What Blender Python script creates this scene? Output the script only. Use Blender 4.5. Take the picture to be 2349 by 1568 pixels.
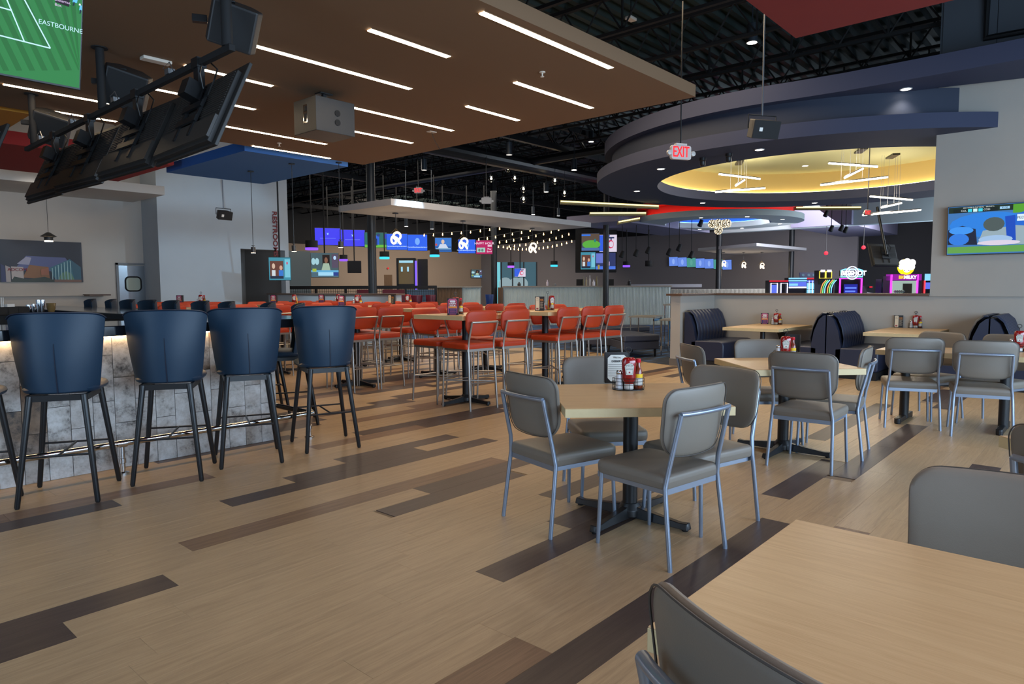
import bpy, bmesh, math, random
from mathutils import Vector, Matrix, Euler
random.seed(7)
PI = math.pi
for o in list(bpy.data.objects): bpy.data.objects.remove(o, do_unlink=True)
SC = bpy.context.scene
COL = SC.collection

# ------------------------------------------------------------------ camera
F_PX, YAW, PITCH, ROLL, EYE = 1565.469, .725794, .0778475, -.00398897, 1.4
_F = Vector((math.cos(YAW)*math.cos(PITCH), math.sin(YAW)*math.cos(PITCH), -math.sin(PITCH)))
_r = Vector((math.sin(YAW), -math.cos(YAW), 0)); _u = _r.cross(_F)
_R = math.cos(ROLL)*_r + math.sin(ROLL)*_u
_U = -math.sin(ROLL)*_r + math.cos(ROLL)*_u
cam = bpy.data.cameras.new('camera'); cam_o = bpy.data.objects.new('camera', cam); COL.objects.link(cam_o)
cam.sensor_width = 36; cam.lens = F_PX/2349*36; cam.clip_start = .05; cam.clip_end = 200
M = Matrix((( _R.x, _U.x, -_F.x, 0), (_R.y, _U.y, -_F.y, 0), (_R.z, _U.z, -_F.z, EYE), (0, 0, 0, 1)))
cam_o.matrix_world = M
SC.camera = cam_o

def ray(px, py):
    return _R*((px-1174.5)/F_PX) + _U*(-(py-784)/F_PX) + _F
def P(px, py, z=0.):
    d = ray(px, py); t = (z-EYE)/d.z; return Vector((d.x*t, d.y*t, z))
def PX(px, py, X):
    d = ray(px, py); t = X/d.x; return Vector((X, d.y*t, EYE+d.z*t))
def PY(px, py, Y):
    d = ray(px, py); t = Y/d.y; return Vector((d.x*t, Y, EYE+d.z*t))
def PD(px, py, D):   # point at forward distance D
    d = ray(px, py); return Vector((d.x*D, d.y*D, EYE+d.z*D))

# ------------------------------------------------------------------ world, exposure, daylight
w = bpy.data.worlds.new('world'); SC.world = w; w.use_nodes = True
bg = w.node_tree.nodes['Background']; bg.inputs[0].default_value = (.42, .56, .8, 1); bg.inputs[1].default_value = .35
SC.view_settings.view_transform = 'Standard'; SC.view_settings.look = 'None'
SC.view_settings.gamma = 1; SC.view_settings.exposure = 0.24; SC.view_settings.use_curve_mapping = False
SC.cycles.use_denoising = True
SC.cycles.max_bounces = 6; SC.cycles.diffuse_bounces = 4; SC.cycles.glossy_bounces = 3
SC.cycles.sample_clamp_indirect = 4
def area(name, loc, target, sx, sy, power, col, spread=PI):
    l = bpy.data.lights.new(name, 'AREA'); l.shape = 'RECTANGLE'; l.size = sx; l.size_y = sy
    l.energy = power; l.color = col; l.spread = spread
    o = bpy.data.objects.new(name, l); COL.objects.link(o); o.location = loc
    d = Vector(target)-Vector(loc); o.rotation_euler = d.to_track_quat('-Z', 'Z').to_euler(); return o
def spot(name, loc, power, col, ang=1.6, blend=.8, target=None, r=.06):
    l = bpy.data.lights.new(name, 'SPOT'); l.energy = power; l.color = col; l.spot_size = ang; l.spot_blend = blend
    l.shadow_soft_size = r
    o = bpy.data.objects.new(name, l); COL.objects.link(o); o.location = loc
    if target is not None: o.rotation_euler = (Vector(target)-Vector(loc)).to_track_quat('-Z', 'Z').to_euler()
    return o
def point(name, loc, power, col, r=.1):
    l = bpy.data.lights.new(name, 'POINT'); l.energy = power; l.color = col; l.shadow_soft_size = r
    o = bpy.data.objects.new(name, l); COL.objects.link(o); o.location = loc; return o
DAY = (.55, .76, 1.); WARM = (1., .77, .52); NEUT = (1., .9, .78)
# daylight through the glazed front behind the camera and on its right
area('window_daylight', (-4.6, 3.5, 1.9), (6, 7, 1.0), 11, 2.4, 330, DAY)
area('window_daylight', (4.5, -4.6, 2.0), (5.5, 12, 1.2), 13, 2.6, 950, DAY)
area('hall_fill', (27, 3.0, 2.4), (22, 13, 3.6), 5, 2.4, 300, (.72, .86, 1.))  # cool fill added inside the far hall; no window stands here
# wide fill lights added under the black roof, with no fixtures behind them
area('roof_fill', (9.6, 8, 5.3), (9.2, 8, 0), 2.6, 8, 270, WARM)
spot('low_wall_fill', (6.3, 14.6, 3.4), 240, (.66, .85, 1.), 1.0, .7, target=(9.9, 14.6, .9), r=.2)  # cool spot added to brighten the low wall
area('roof_fill', (5.5, 17, 5.3), (6.5, 18.2, 2), 8, 1.5, 22, NEUT)
area('roof_fill', (16, 20, 5.2), (16, 20, 0), 8, 8, 500, NEUT)
area('roof_fill', (27, 10, 5.2), (30, 14, 0), 6, 12, 1300, (.9, .9, 1.))
area('roof_fill', (26, 26, 5.2), (26, 29, 0), 8, 6, 900, (1., .86, .72))
# spots added as stand-in downlights under the red panel and along the booths
for x, y in ((1.2, .6), (3.6, .6), (6.0, .9), (1.2, -2), (3.8, -2)):
    spot('panel_fill_spot', (x, y, 3.55), 34, NEUT, 2.3, .9, r=.12)
for x, y in ((10.4, 4.6), (10.4, 2.4), (10.2, .2), (8.6, 3.3)):
    spot('booth_fill_spot', (x, y, 3.7), 52, (1., .87, .72), 1.75, .9, r=.12)
for x, y in ((4.2, 16.2), (2.2, 16.2)):
    spot('mural_wall_fill', (x, y, 3.5), 22, NEUT, 1.6, .8, target=(x, 19, 2.2), r=.05)  # added spots that lift the mural wall, no fitting modelled
spot('cool_wall_beam', (10.2, 10.5, 3.3), 330, (.5, .76, 1.), .62, .5, target=(8.5, 18, 2.6), r=.06)

# ------------------------------------------------------------------ materials
MATS = {}
def _new(name):
    m = bpy.data.materials.new(name); m.use_nodes = True; nt = m.node_tree
    b = nt.nodes['Principled BSDF']; return m, nt, b
def srgb(r, g, b):
    f = lambda c: (c/255/12.92) if c/255 <= .04045 else ((c/255+.055)/1.055)**2.4
    return (f(r), f(g), f(b), 1)
def mat(name, col, rough=.5, metal=0, spec=.5, noise=0, nscale=8, bump=0, bscale=60, coat=0, rnd=0, stretch=(1,1,1)):
    if name in MATS: return MATS[name]
    m, nt, b = _new(name); N = nt.nodes; L = nt.links
    b.inputs['Roughness'].default_value = rough; b.inputs['Metallic'].default_value = metal
    b.inputs['Specular IOR Level'].default_value = spec
    if coat: b.inputs['Coat Weight'].default_value = coat; b.inputs['Coat Roughness'].default_value = .15
    c = srgb(*col)
    b.inputs['Base Color'].default_value = c
    if noise or bump or rnd:
        tc = N.new('ShaderNodeTexCoord'); mp = N.new('ShaderNodeMapping'); mp.inputs['Scale'].default_value = stretch
        L.new(tc.outputs['Object'], mp.inputs[0])
    if noise or rnd:
        hsv = N.new('ShaderNodeHueSaturation'); hsv.inputs['Color'].default_value = c
        add = N.new('ShaderNodeMath'); add.operation = 'ADD'; add.inputs[0].default_value = 1; add.inputs[1].default_value = 0
        last = None
        if noise:
            n = N.new('ShaderNodeTexNoise'); n.inputs['Scale'].default_value = nscale; n.inputs['Detail'].default_value = 5
            L.new(mp.outputs[0], n.inputs['Vector'])
            mr = N.new('ShaderNodeMapRange'); mr.inputs['From Min'].default_value = .3; mr.inputs['From Max'].default_value = .7
            mr.inputs['To Min'].default_value = 1-noise; mr.inputs['To Max'].default_value = 1+noise
            L.new(n.outputs['Fac'], mr.inputs['Value']); last = mr.outputs[0]
        if rnd:
            oi = N.new('ShaderNodeObjectInfo'); mr2 = N.new('ShaderNodeMapRange')
            mr2.inputs['To Min'].default_value = 1-rnd; mr2.inputs['To Max'].default_value = 1+rnd
            L.new(oi.outputs['Random'], mr2.inputs['Value'])
            if last:
                mu = N.new('ShaderNodeMath'); mu.operation = 'MULTIPLY'; L.new(last, mu.inputs[0]); L.new(mr2.outputs[0], mu.inputs[1]); last = mu.outputs[0]
            else: last = mr2.outputs[0]
        L.new(last, hsv.inputs['Value']); L.new(hsv.outputs[0], b.inputs['Base Color'])
    if bump:
        n2 = N.new('ShaderNodeTexNoise'); n2.inputs['Scale'].default_value = bscale; n2.inputs['Detail'].default_value = 3
        L.new(mp.outputs[0], n2.inputs['Vector'])
        bp = N.new('ShaderNodeBump'); bp.inputs['Strength'].default_value = bump; bp.inputs['Distance'].default_value = .004
        L.new(n2.outputs['Fac'], bp.inputs['Height']); L.new(bp.outputs[0], b.inputs['Normal'])
    MATS[name] = m; return m
def emit(name, col, strength=1., base=None):
    if name in MATS: return MATS[name]
    m, nt, b = _new(name)
    b.inputs['Base Color'].default_value = (.02, .02, .02, 1); b.inputs['Roughness'].default_value = .4
    b.inputs['Specular IOR Level'].default_value = .05; b.inputs['Emission Color'].default_value = srgb(*col); b.inputs['Emission Strength'].default_value = strength
    MATS[name] = m; return m
def wood(name, c1, c2, axis='x', scale=1., rough=.42, rnd=.05, island=False, mottle=.06):
    """straight-grained wood, grain running along the object's axis"""
    m, nt, b = _new(name); N = nt.nodes; L = nt.links
    tc = N.new('ShaderNodeTexCoord'); mp = N.new('ShaderNodeMapping')
    mp.inputs['Scale'].default_value = {'x': (1.2, 22, 22), 'y': (22, 1.2, 22), 'z': (22, 22, 1.2)}[axis]
    src = N.new('ShaderNodeNewGeometry'); 
    oi = N.new('ShaderNodeObjectInfo')
    rndo = src.outputs['Random Per Island'] if island else oi.outputs['Random']
    off = N.new('ShaderNodeVectorMath'); off.operation = 'ADD'
    mul = N.new('ShaderNodeMath'); mul.operation = 'MULTIPLY'; mul.inputs[1].default_value = 37.
    L.new(rndo, mul.inputs[0])
    L.new(tc.outputs['Object'], off.inputs[0]); L.new(mul.outputs[0], off.inputs[1]); L.new(off.outputs[0], mp.inputs[0])
    n = N.new('ShaderNodeTexNoise'); n.inputs['Scale'].default_value = 1.6*scale; n.inputs['Detail'].default_value = 7; n.inputs['Roughness'].default_value = .62
    n.inputs['Distortion'].default_value = .7
    L.new(mp.outputs[0], n.inputs['Vector'])
    n2 = N.new('ShaderNodeTexNoise'); n2.inputs['Scale'].default_value = 9*scale; n2.inputs['Detail'].default_value = 3; L.new(mp.outputs[0], n2.inputs['Vector'])
    ad = N.new('ShaderNodeMath'); ad.operation = 'MULTIPLY_ADD'; ad.inputs[1].default_value = .35; L.new(n2.outputs['Fac'], ad.inputs[0]); L.new(n.outputs['Fac'], ad.inputs[2])
    cr = N.new('ShaderNodeValToRGB'); cr.color_ramp.elements[0].position = .42; cr.color_ramp.elements[1].position = .88
    cr.color_ramp.elements[0].color = srgb(*c1); cr.color_ramp.elements[1].color = srgb(*c2); L.new(ad.outputs[0], cr.inputs[0])
    hsv = N.new('ShaderNodeHueSaturation'); mr = N.new('ShaderNodeMapRange')
    mr.inputs['To Min'].default_value = 1-rnd; mr.inputs['To Max'].default_value = 1+rnd
    L.new(rndo, mr.inputs['Value']); L.new(mr.outputs[0], hsv.inputs['Value']); L.new(cr.outputs[0], hsv.inputs['Color'])
    L.new(hsv.outputs[0], b.inputs['Base Color'])
    b.inputs['Roughness'].default_value = rough
    bp = N.new('ShaderNodeBump'); bp.inputs['Strength'].default_value = .15; bp.inputs['Distance'].default_value = .002
    L.new(n2.outputs['Fac'], bp.inputs['Height']); L.new(bp.outputs[0], b.inputs['Normal'])
    MATS[name] = m; return m

# ------------------------------------------------------------------ mesh builder
class MB:
    def __init__(s): s.v = []; s.f = []; s.m = []; s.mi = 0
    def add(s, vs, fs):
        k = len(s.v); s.v += [tuple(v) for v in vs]
        for f in fs: s.f.append(tuple(i+k for i in f)); s.m.append(s.mi)
        return s
    def box(s, c, d, rot=None):
        x, y, z = d[0]/2, d[1]/2, d[2]/2
        vs = [Vector((a, b_, e)) for e in (-z, z) for b_ in (-y, y) for a in (-x, x)]
        if rot is not None:
            R = rot if isinstance(rot, Matrix) else Euler(rot).to_matrix()
            vs = [R @ v for v in vs]
        c = Vector(c); vs = [v+c for v in vs]
        return s.add(vs, [(0,2,3,1), (4,5,7,6), (0,1,5,4), (2,6,7,3), (0,4,6,2), (1,3,7,5)])
    def bx(s, x0, x1, y0, y1, z0, z1):
        return s.box(((x0+x1)/2, (y0+y1)/2, (z0+z1)/2), (abs(x1-x0), abs(y1-y0), abs(z1-z0)))
    def tube(s, pts, r, seg=10, r2=None, caps=True, closed=False):
        pts = [Vector(p) for p in pts]; n = len(pts); rs = [r]*n if r2 is None else [r+(r2-r)*i/(n-1) for i in range(n)]
        rings = []; up = None
        for i, p in enumerate(pts):
            if closed: t = (pts[(i+1) % n]-pts[i-1])
            else: t = pts[min(i+1, n-1)]-pts[max(i-1, 0)]
            t.normalize()
            if up is None:
                a = Vector((0,0,1)) if abs(t.z) < .9 else Vector((1,0,0)); up = (a - t*a.dot(t)).normalized()
            else: up = (up - t*up.dot(t)).normalized()
            side = t.cross(up)
            rr = rs[i]
            if 0 < i < n-1 or closed:
                a1 = (pts[i]-pts[i-1]).normalized(); a2 = (pts[(i+1) % n]-pts[i]).normalized()
                k = max(.5, math.cos(a1.angle(a2, 0)/2)); 
            else: k = 1
            rings.append([p + (up*math.cos(2*PI*j/seg) + side*math.sin(2*PI*j/seg))*rr for j in range(seg)])
        vs = [v for rg in rings for v in rg]; fs = []
        m_ = n if closed else n-1
        for i in range(m_):
            for j in range(seg):
                a = i*seg+j; b_ = i*seg+(j+1) % seg; c = ((i+1) % n)*seg+(j+1) % seg; d = ((i+1) % n)*seg+j
                fs.append((a, b_, c, d))
        if caps and not closed:
            fs.append(tuple(range(seg-1, -1, -1))); fs.append(tuple((n-1)*seg+j for j in range(seg)))
        return s.add(vs, fs)
    def lathe(s, prof, c=(0,0,0), seg=20, axis='z', sx=1, sy=1):
        n = len(prof); vs = []; c = Vector(c)
        for r, z in prof:
            for j in range(seg):
                a = 2*PI*j/seg
                v = Vector((r*math.cos(a)*sx, r*math.sin(a)*sy, z))
                if axis == 'x': v = Vector((v.z, v.x, v.y))
                if axis == 'y': v = Vector((v.x, v.z, v.y))
                vs.append(v+c)
        fs = []
        for i in range(n-1):
            for j in range(seg): fs.append((i*seg+j, i*seg+(j+1) % seg, (i+1)*seg+(j+1) % seg, (i+1)*seg+j))
        if prof[0][0] > 1e-5: fs.append(tuple(range(seg-1, -1, -1)))
        if prof[-1][0] > 1e-5: fs.append(tuple((n-1)*seg+j for j in range(seg)))
        return s.add(vs, fs)
    def prism(s, poly, z0, z1):
        n = len(poly); vs = [(x, y, z0) for x, y in poly]+[(x, y, z1) for x, y in poly]
        fs = [tuple(range(n-1, -1, -1)), tuple(range(n, 2*n))]+[(i, (i+1) % n, n+(i+1) % n, n+i) for i in range(n)]
        return s.add(vs, fs)
    def sheet(s, pts, th, nrm):
        """flat polygon given by 3-D points, thickened along nrm"""
        n = len(pts); nv = Vector(nrm)*th; vs = [Vector(p) for p in pts]+[Vector(p)+nv for p in pts]
        return s.add(vs, [tuple(range(n-1, -1, -1)), tuple(range(n, 2*n))]+[(i, (i+1) % n, n+(i+1) % n, n+i) for i in range(n)])
    def ring(s, c, r0, r1, z0, z1, seg=72, a0=0, a1=2*PI):
        n = seg; full = abs(a1-a0-2*PI) < 1e-6; k = n if full else n+1; vs = []
        for i in range(k):
            a = a0+(a1-a0)*i/n
            for r, z in ((r0, z0), (r1, z0), (r1, z1), (r0, z1)): vs.append((c[0]+r*math.cos(a), c[1]+r*math.sin(a), z))
        fs = []
        for i in range(n if full else n):
            j = (i+1) % k
            if not full and i == n: break
            for q in range(4): fs.append((i*4+q, i*4+(q+1) % 4, j*4+(q+1) % 4, j*4+q))
        if not full: fs += [(0,3,2,1), ((k-1)*4, (k-1)*4+1, (k-1)*4+2, (k-1)*4+3)]
        return s.add(vs, fs)
    def pillow(s, outline, th, fn=None, rings=(1, .985, .95, .86, .6, .3), n_exp=6, flat_back=False):
        """cushion: outline in (u,w), thickness th along v; fn maps (u,v,w) -> xyz"""
        n = len(outline); cu = sum(p[0] for p in outline)/n; cw = sum(p[1] for p in outline)/n
        fn = fn or (lambda u, v, w: (u, v, w)); vs = []; K = len(rings)
        for side in (1, -1):
            for k, sc in enumerate(rings):
                h = th/2*(1-sc**n_exp)**.5
                if flat_back and side == -1: h = th/2*(1-sc**(n_exp*3))**.5
                for (u, w_) in outline: vs.append(fn(cu+(u-cu)*sc, side*h, cw+(w_-cw)*sc))
            vs.append(fn(cu, side*th/2, cw))
        fs = []; blk = K*n+1
        for side in (0, 1):
            o = side*blk
            for k in range(K-1):
                for j in range(n):
                    q = (o+k*n+j, o+k*n+(j+1) % n, o+(k+1)*n+(j+1) % n, o+(k+1)*n+j)
                    fs.append(q if side else q[::-1])
            for j in range(n):
                q = (o+(K-1)*n+j, o+(K-1)*n+(j+1) % n, o+K*n); fs.append(q if side else q[::-1])
        for j in range(n): fs.append((j, (j+1) % n, blk+(j+1) % n, blk+j))
        return s.add(vs, fs)
    def build(s, name, mats, parent=None, smooth=False, bevel=0, loc=None):
        me = bpy.data.meshes.new(name); me.from_pydata(s.v, [], s.f)
        if not isinstance(mats, (list, tuple)): mats = [mats]
        for m_ in mats: me.materials.append(m_)
        if len(mats) > 1: me.polygons.foreach_set('material_index', s.m)
        bm = bmesh.new(); bm.from_mesh(me); bmesh.ops.recalc_face_normals(bm, faces=bm.faces); bm.to_mesh(me); bm.free()
        if smooth:
            me.polygons.foreach_set('use_smooth', [True]*len(me.polygons)); me.set_sharp_from_angle(angle=math.radians(40))
        me.update()
        o = bpy.data.objects.new(name, me); COL.objects.link(o)
        if parent is not None: o.parent = parent
        if loc is not None: o.location = loc
        if bevel:
            b = o.modifiers.new('bevel', 'BEVEL'); b.width = bevel; b.segments = 2; b.limit_method = 'ANGLE'
        return o
def tag(o, label, cat, group=None):
    o['label'] = label; o['category'] = cat
    if group: o['group'] = group
    return o
def thing(name, label, cat, loc=(0,0,0), rz=0, group=None):
    o = bpy.data.objects.new(name, None); COL.objects.link(o); o.location = loc; o.rotation_euler = (0,0,rz)
    o.empty_display_size = .1
    return tag(o, label, cat, group)
def structure(o): o['kind'] = 'structure'; return o
KIDS = {}
def kids(o):
    return [c for c in bpy.data.objects if c.parent == o]
def snapshot(root):
    ch = kids(root); KIDS[root.name] = [(c, kids(c)) for c in ch]
def dup(root, loc, rz, label, group=None):
    if root.name not in KIDS: snapshot(root)
    r = root.copy(); COL.objects.link(r); r.location = loc; r.rotation_euler = (0,0,rz); r['label'] = label
    if group: r['group'] = group
    for c, gs in KIDS[root.name]:
        d = c.copy(); COL.objects.link(d); d.parent = r
        for g in gs:
            e = g.copy(); COL.objects.link(e); e.parent = d
    return r
def rrect(wx, wy, r, n=5, cx=0, cy=0, rt=None, rb=None, taper=0):
    """rounded rectangle outline; rt/rb top and bottom radii, taper narrows the bottom"""
    rt = rt or r; rb = rb or r; pts = []
    for (sx, sy, a0, rr) in ((1, 1, 0, rt), (-1, 1, PI/2, rt), (-1, -1, PI, rb), (1, -1, 1.5*PI, rb)):
        for i in range(n+1):
            a = a0+PI/2*i/n
            x = sx*(wx/2-rr)+rr*math.cos(a); y = sy*(wy/2-rr)+rr*math.sin(a)
            x *= 1-taper*(.5-y/wy)
            pts.append((x+cx, y+cy))
    return pts
def dense(poly, step):
    out = []
    for i, p in enumerate(poly):
        q = poly[(i+1) % len(poly)]; L = math.hypot(q[0]-p[0], q[1]-p[1]); k = max(1, int(L/step))
        for j in range(k): out.append((p[0]+(q[0]-p[0])*j/k, p[1]+(q[1]-p[1])*j/k))
    return out
def text_mesh(txt, size, mat_, name='lettering', extrude=.002, align='CENTER', bold=0., xs=1.):
    cu = bpy.data.curves.new(name, 'FONT'); cu.body = txt; cu.size = size; cu.extrude = extrude; cu.align_x = align; cu.align_y = 'CENTER'
    cu.offset = bold
    t = bpy.data.objects.new(name, cu); COL.objects.link(t)
    me = bpy.data.meshes.new_from_object(t.evaluated_get(bpy.context.evaluated_depsgraph_get()))
    bpy.data.objects.remove(t); me.name = name; me.materials.clear(); me.materials.append(mat_)
    if xs != 1.:
        me.transform(Matrix.Diagonal((xs, 1, 1, 1)))
    o = bpy.data.objects.new(name, me); COL.objects.link(o); return o

# shared materials
M_metal = mat('brushed_steel_paint', (150, 164, 184), rough=.3, metal=.7, bump=.03)
M_metalw = mat('nickel_tube', (176, 172, 166), rough=.3, metal=.8)
M_black = mat('black_powder_coat', (22, 23, 25), rough=.38, spec=.5)
M_blackm = mat('black_matte', (17, 17, 18), rough=.75)
M_grey_vinyl = mat('taupe_vinyl', (119, 112, 102), rough=.45, bump=.12, bscale=420)
M_piping = mat('dark_piping', (70, 66, 62), rough=.5)
M_orange = mat('orange_vinyl', (184, 54, 10), rough=.5, bump=.05, bscale=300, noise=.05)
M_navy = mat('navy_leather', (20, 47, 68), rough=.46, spec=.4, bump=.06, bscale=260, noise=.07, nscale=3)
M_navyseam = mat('navy_seam', (10, 20, 42), rough=.5)
M_navy2 = mat('booth_navy_vinyl', (36, 43, 64), rough=.42, bump=.05, bscale=300)
M_top = wood('maple_laminate', (192, 157, 112), (210, 178, 132), 'y', 1.6, rough=.36, rnd=.02)
M_edge = mat('maple_edge_band', (205, 186, 142), rough=.45, noise=.04, nscale=20)
M_wall = mat('warm_white_wall', (190, 182, 172), rough=.85, noise=.02, nscale=2)
M_wallr = mat('greige_wall', (168, 162, 153), rough=.85, noise=.02, nscale=2)
M_white = mat('white_paint', (205, 203, 198), rough=.7)
M_chrome = mat('chrome', (210, 212, 215), rough=.08, metal=1)
M_glass = None
def glass_mat(name, col=(1,1,1,1), rough=.02):
    m, nt, b = _new(name); b.inputs['Base Color'].default_value = col; b.inputs['Roughness'].default_value = rough
    b.inputs['Transmission Weight'].default_value = 1; b.inputs['IOR'].default_value = 1.3
    MATS[name] = m; return m
def globe_mat():
    m, nt, b = _new('clear_globe'); N = nt.nodes; L = nt.links
    tr = N.new('ShaderNodeBsdfTransparent'); tr.inputs[0].default_value = (.9,.9,.9,1); gl = N.new('ShaderNodeBsdfGlossy'); gl.inputs['Roughness'].default_value = .05
    lw = N.new('ShaderNodeLayerWeight'); lw.inputs[0].default_value = .35; mx = N.new('ShaderNodeMixShader')
    L.new(lw.outputs['Fresnel'], mx.inputs[0]); L.new(tr.outputs[0], mx.inputs[1]); L.new(gl.outputs[0], mx.inputs[2]); L.new(mx.outputs[0], N['Material Output'].inputs[0]); return m
M_glass = globe_mat()
M_lamp = emit('led_warm', (255, 226, 186), 20.)
M_lampw = emit('led_white', (255, 246, 230), 9.)

# ================================================================== FLOOR
PW, PL, Y0 = .1902, 1.27, 1.566
M_plank = wood('oak_plank', (160, 134, 102), (188, 161, 124), 'x', 1.3, rough=.4, rnd=.03)
M_plankI = wood('oak_plank_far', (160, 134, 102), (188, 161, 124), 'x', 1.3, rough=.4, rnd=.03, island=True)
M_pdark = wood('dark_plank', (62, 50, 46), (84, 70, 63), 'x', 1., rough=.42, rnd=.05)
M_pbrown = wood('walnut_plank', (104, 78, 58), (142, 112, 86), 'x', 1., rough=.4, rnd=.05)
M_joint = mat('plank_joint', (140, 118, 92), rough=.8)
fb = MB(); fb.bx(-3, 12.45, -3, 18.0, -.06, -.0045)
floor = structure(fb.build('floor', M_joint))
ACC = {}
for k, x0, x1, t in [(-5,5.14,6.41,'D'),(-3,2.93,4.20,'B'),(-1,1.52,4.06,'D'),(-1,5.23,7.77,'D'),(-1,9.04,10.31,'D'),(0,.72,1.99,'B'),
    (0,4.54,5.81,'D'),(0,9.43,10.7,'D'),(2,6.51,9.05,'D'),(3,2.34,3.61,'D'),(4,3.145,5.685,'D'),(6,3.525,4.795,'D'),(8,-1.72,.82,'D'),
    (9,.03,1.30,'D'),(9,2.60,3.87,'D'),(10,3.06,4.33,'D'),(11,1.53,4.07,'B'),(14,2.03,4.57,'D'),(15,2.60,3.87,'D'),(16,3.17,4.44,'D'),
    (17,-.97,1.57,'D'),(18,-.26,2.28,'B'),(19,3.28,4.55,'B'),(19,4.55,5.82,'D'),(20,3.89,6.43,'D'),(25,2.85,4.12,'D'),
    (27,5.04,6.31,'D'),(28,5.56,8.1,'D'),(24,5.2,6.47,'B'),(31,5.39,6.66,'D'),(32,4.77,6.04,'B'),(30,6.5,7.77,'D'),(35,6.2,7.47,'D'),(37,6.2,7.47,'D')]:
    ACC.setdefault(k, []).append((x0, x1, t))
cells = []
ky = int((-2.9-Y0)/PW); 
while Y0+(ky+1)*PW < 17.95:
    off = random.random()*PL
    if ky in ACC: off = ACC[ky][0][0] % PL
    x = -2.9+((off+2.9) % PL)-PL
    row = []
    acc = ACC.get(ky, [])
    while x < 12.4:
        a, b_ = x, x+PL; t = 'L'; mid = (a+b_)/2
        hit = [q for q in acc if q[0]-.02 <= mid <= q[1]+.02]
        if hit:
            t = hit[0][2]
            if abs(a-hit[0][0]) > .02 and a < hit[0][0]: a = hit[0][0]
        else:
            for q in acc:                       # light plank cut by an accent that starts off-grid
                if a < q[0] < b_: b_ = q[0]
                if a < q[1] < b_: a = q[1]
            if ky > 21 or mid > 9.5 or (ky < -6):
                rr = random.random()
                if rr < .09: t = 'D'
                elif rr < .17: t = 'B'
            if ky > 60: pass
        a_ = max(a, -2.95); b2 = min(b_, 12.4)
        if b2-a_ > .03: row.append((a_, b2, t))
        x += PL
    for a_, b2, t in row: cells.append((ky, a_, b2, t))
    ky += 1
def in_view(x, y):
    d = Vector((x, y, -EYE)); z = d.dot(_F)
    if z < .3: return None
    px = 1174.5+F_PX*d.dot(_R)/z; py = 784-F_PX*d.dot(_U)/z
    return (px, py, z)
def vis(c):
    k, a, b_, t = c; y = Y0+(k+.5)*PW; best = None
    for i in range(5):
        v = in_view(a+(b_-a)*i/4, y)
        if v and -40 < v[0] < 2390 and v[1] < 1600: best = v[2] if best is None else min(best, v[2])
    return best
vc = [(vis(c), c) for c in cells]
near = sorted([(v*(.75 if c[3] != 'L' else 1), c) for v, c in vc if v is not None], key=lambda q: q[0])[:298]
nearset = set(id(c) for _, c in near)
MESHC = {}
def plank_mesh(L, t):
    key = (round(L, 2), t)
    if key not in MESHC:
        b_ = MB(); g = .0004; x = L/2-g; y = PW/2-g; e = .0007
        vs = [(-x, -y, -.006), (x, -y, -.006), (x, y, -.006), (-x, y, -.006), (-x, -y, -e), (x, -y, -e), (x, y, -e), (-x, y, -e),
              (-x+e, -y+e, 0), (x-e, -y+e, 0), (x-e, y-e, 0), (-x+e, y-e, 0)]
        fs = [(4,5,9,8), (5,6,10,9), (6,7,11,10), (7,4,8,11), (8,9,10,11), (0,1,5,4), (1,2,6,5), (2,3,7,6), (3,0,4,7)]
        me = bpy.data.meshes.new('plank'); me.from_pydata(vs, [], fs)
        me.materials.append({'L': M_plank, 'D': M_pdark, 'B': M_pbrown}[t]); MESHC[key] = me
    return MESHC[key]
stf = MB()
for c in cells:
    k, a, b_, t = c; y = Y0+(k+.5)*PW
    if id(c) in nearset:
        o = bpy.data.objects.new('plank', plank_mesh(b_-a, t)); COL.objects.link(o); o.parent = floor; o.location = ((a+b_)/2, y, 0)
    else:
        stf.mi = 'LDB'.index(t); g = .0012
        x0, x1, y0, y1 = a+g, b_-g, y-PW/2+g, y+PW/2-g
        stf.add([(x0,y0,0), (x1,y0,0), (x1,y1,0), (x0,y1,0), (x0,y0,-.004), (x1,y0,-.004), (x1,y1,-.004), (x0,y1,-.004)],
                [(0,1,2,3), (0,4,5,1), (1,5,6,2), (2,6,7,3), (3,7,4,0)])
o = stf.build('plank_field', [M_plankI, M_pdark, M_pbrown], floor); o['kind'] = 'stuff'

# carpet beyond the boards
def carpet_mat():
    m, nt, b = _new('blue_carpet'); N = nt.nodes; L = nt.links
    tc = N.new('ShaderNodeTexCoord'); mp = N.new('ShaderNodeMapping'); mp.inputs['Scale'].default_value = (.5, 5, 1); mp.inputs['Rotation'].default_value = (0,0,-.6)
    L.new(tc.outputs['Object'], mp.inputs[0]); n = N.new('ShaderNodeTexNoise'); n.inputs['Scale'].default_value = 1.6; n.inputs['Detail'].default_value = 4
    L.new(mp.outputs[0], n.inputs['Vector']); cr = N.new('ShaderNodeValToRGB')
    e = cr.color_ramp.elements; e[0].position = .42; e[0].color = srgb(36, 42, 56); e[1].position = .6; e[1].color = srgb(52, 96, 150)
    x = e.new(.5); x.color = srgb(50, 62, 84)
    L.new(n.outputs['Fac'], cr.inputs[0]); L.new(cr.outputs[0], b.inputs['Base Color']); b.inputs['Roughness'].default_value = .95
    return m
M_carpet = carpet_mat()
cb = MB(); cb.prism([(12.46,-4), (46,-4), (46,46), (-3,46), (-3,18.01), (12.46,18.01)], -.06, -.005)
structure(cb.build('floor_arcade', M_carpet))
cz = MB(); pts = [(12.46, 18)]
edge = [(11.14, 5.95), (11.3, 6.6), (11.75, 7.25), (12.2, 8.0), (12.46, 8.9)]
cz.prism([(12.46, 5.95)]+edge[::1][0:1]+edge[1:], .0005, .006)
structure(cz.build('trim_carpet_edge', M_carpet))

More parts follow.
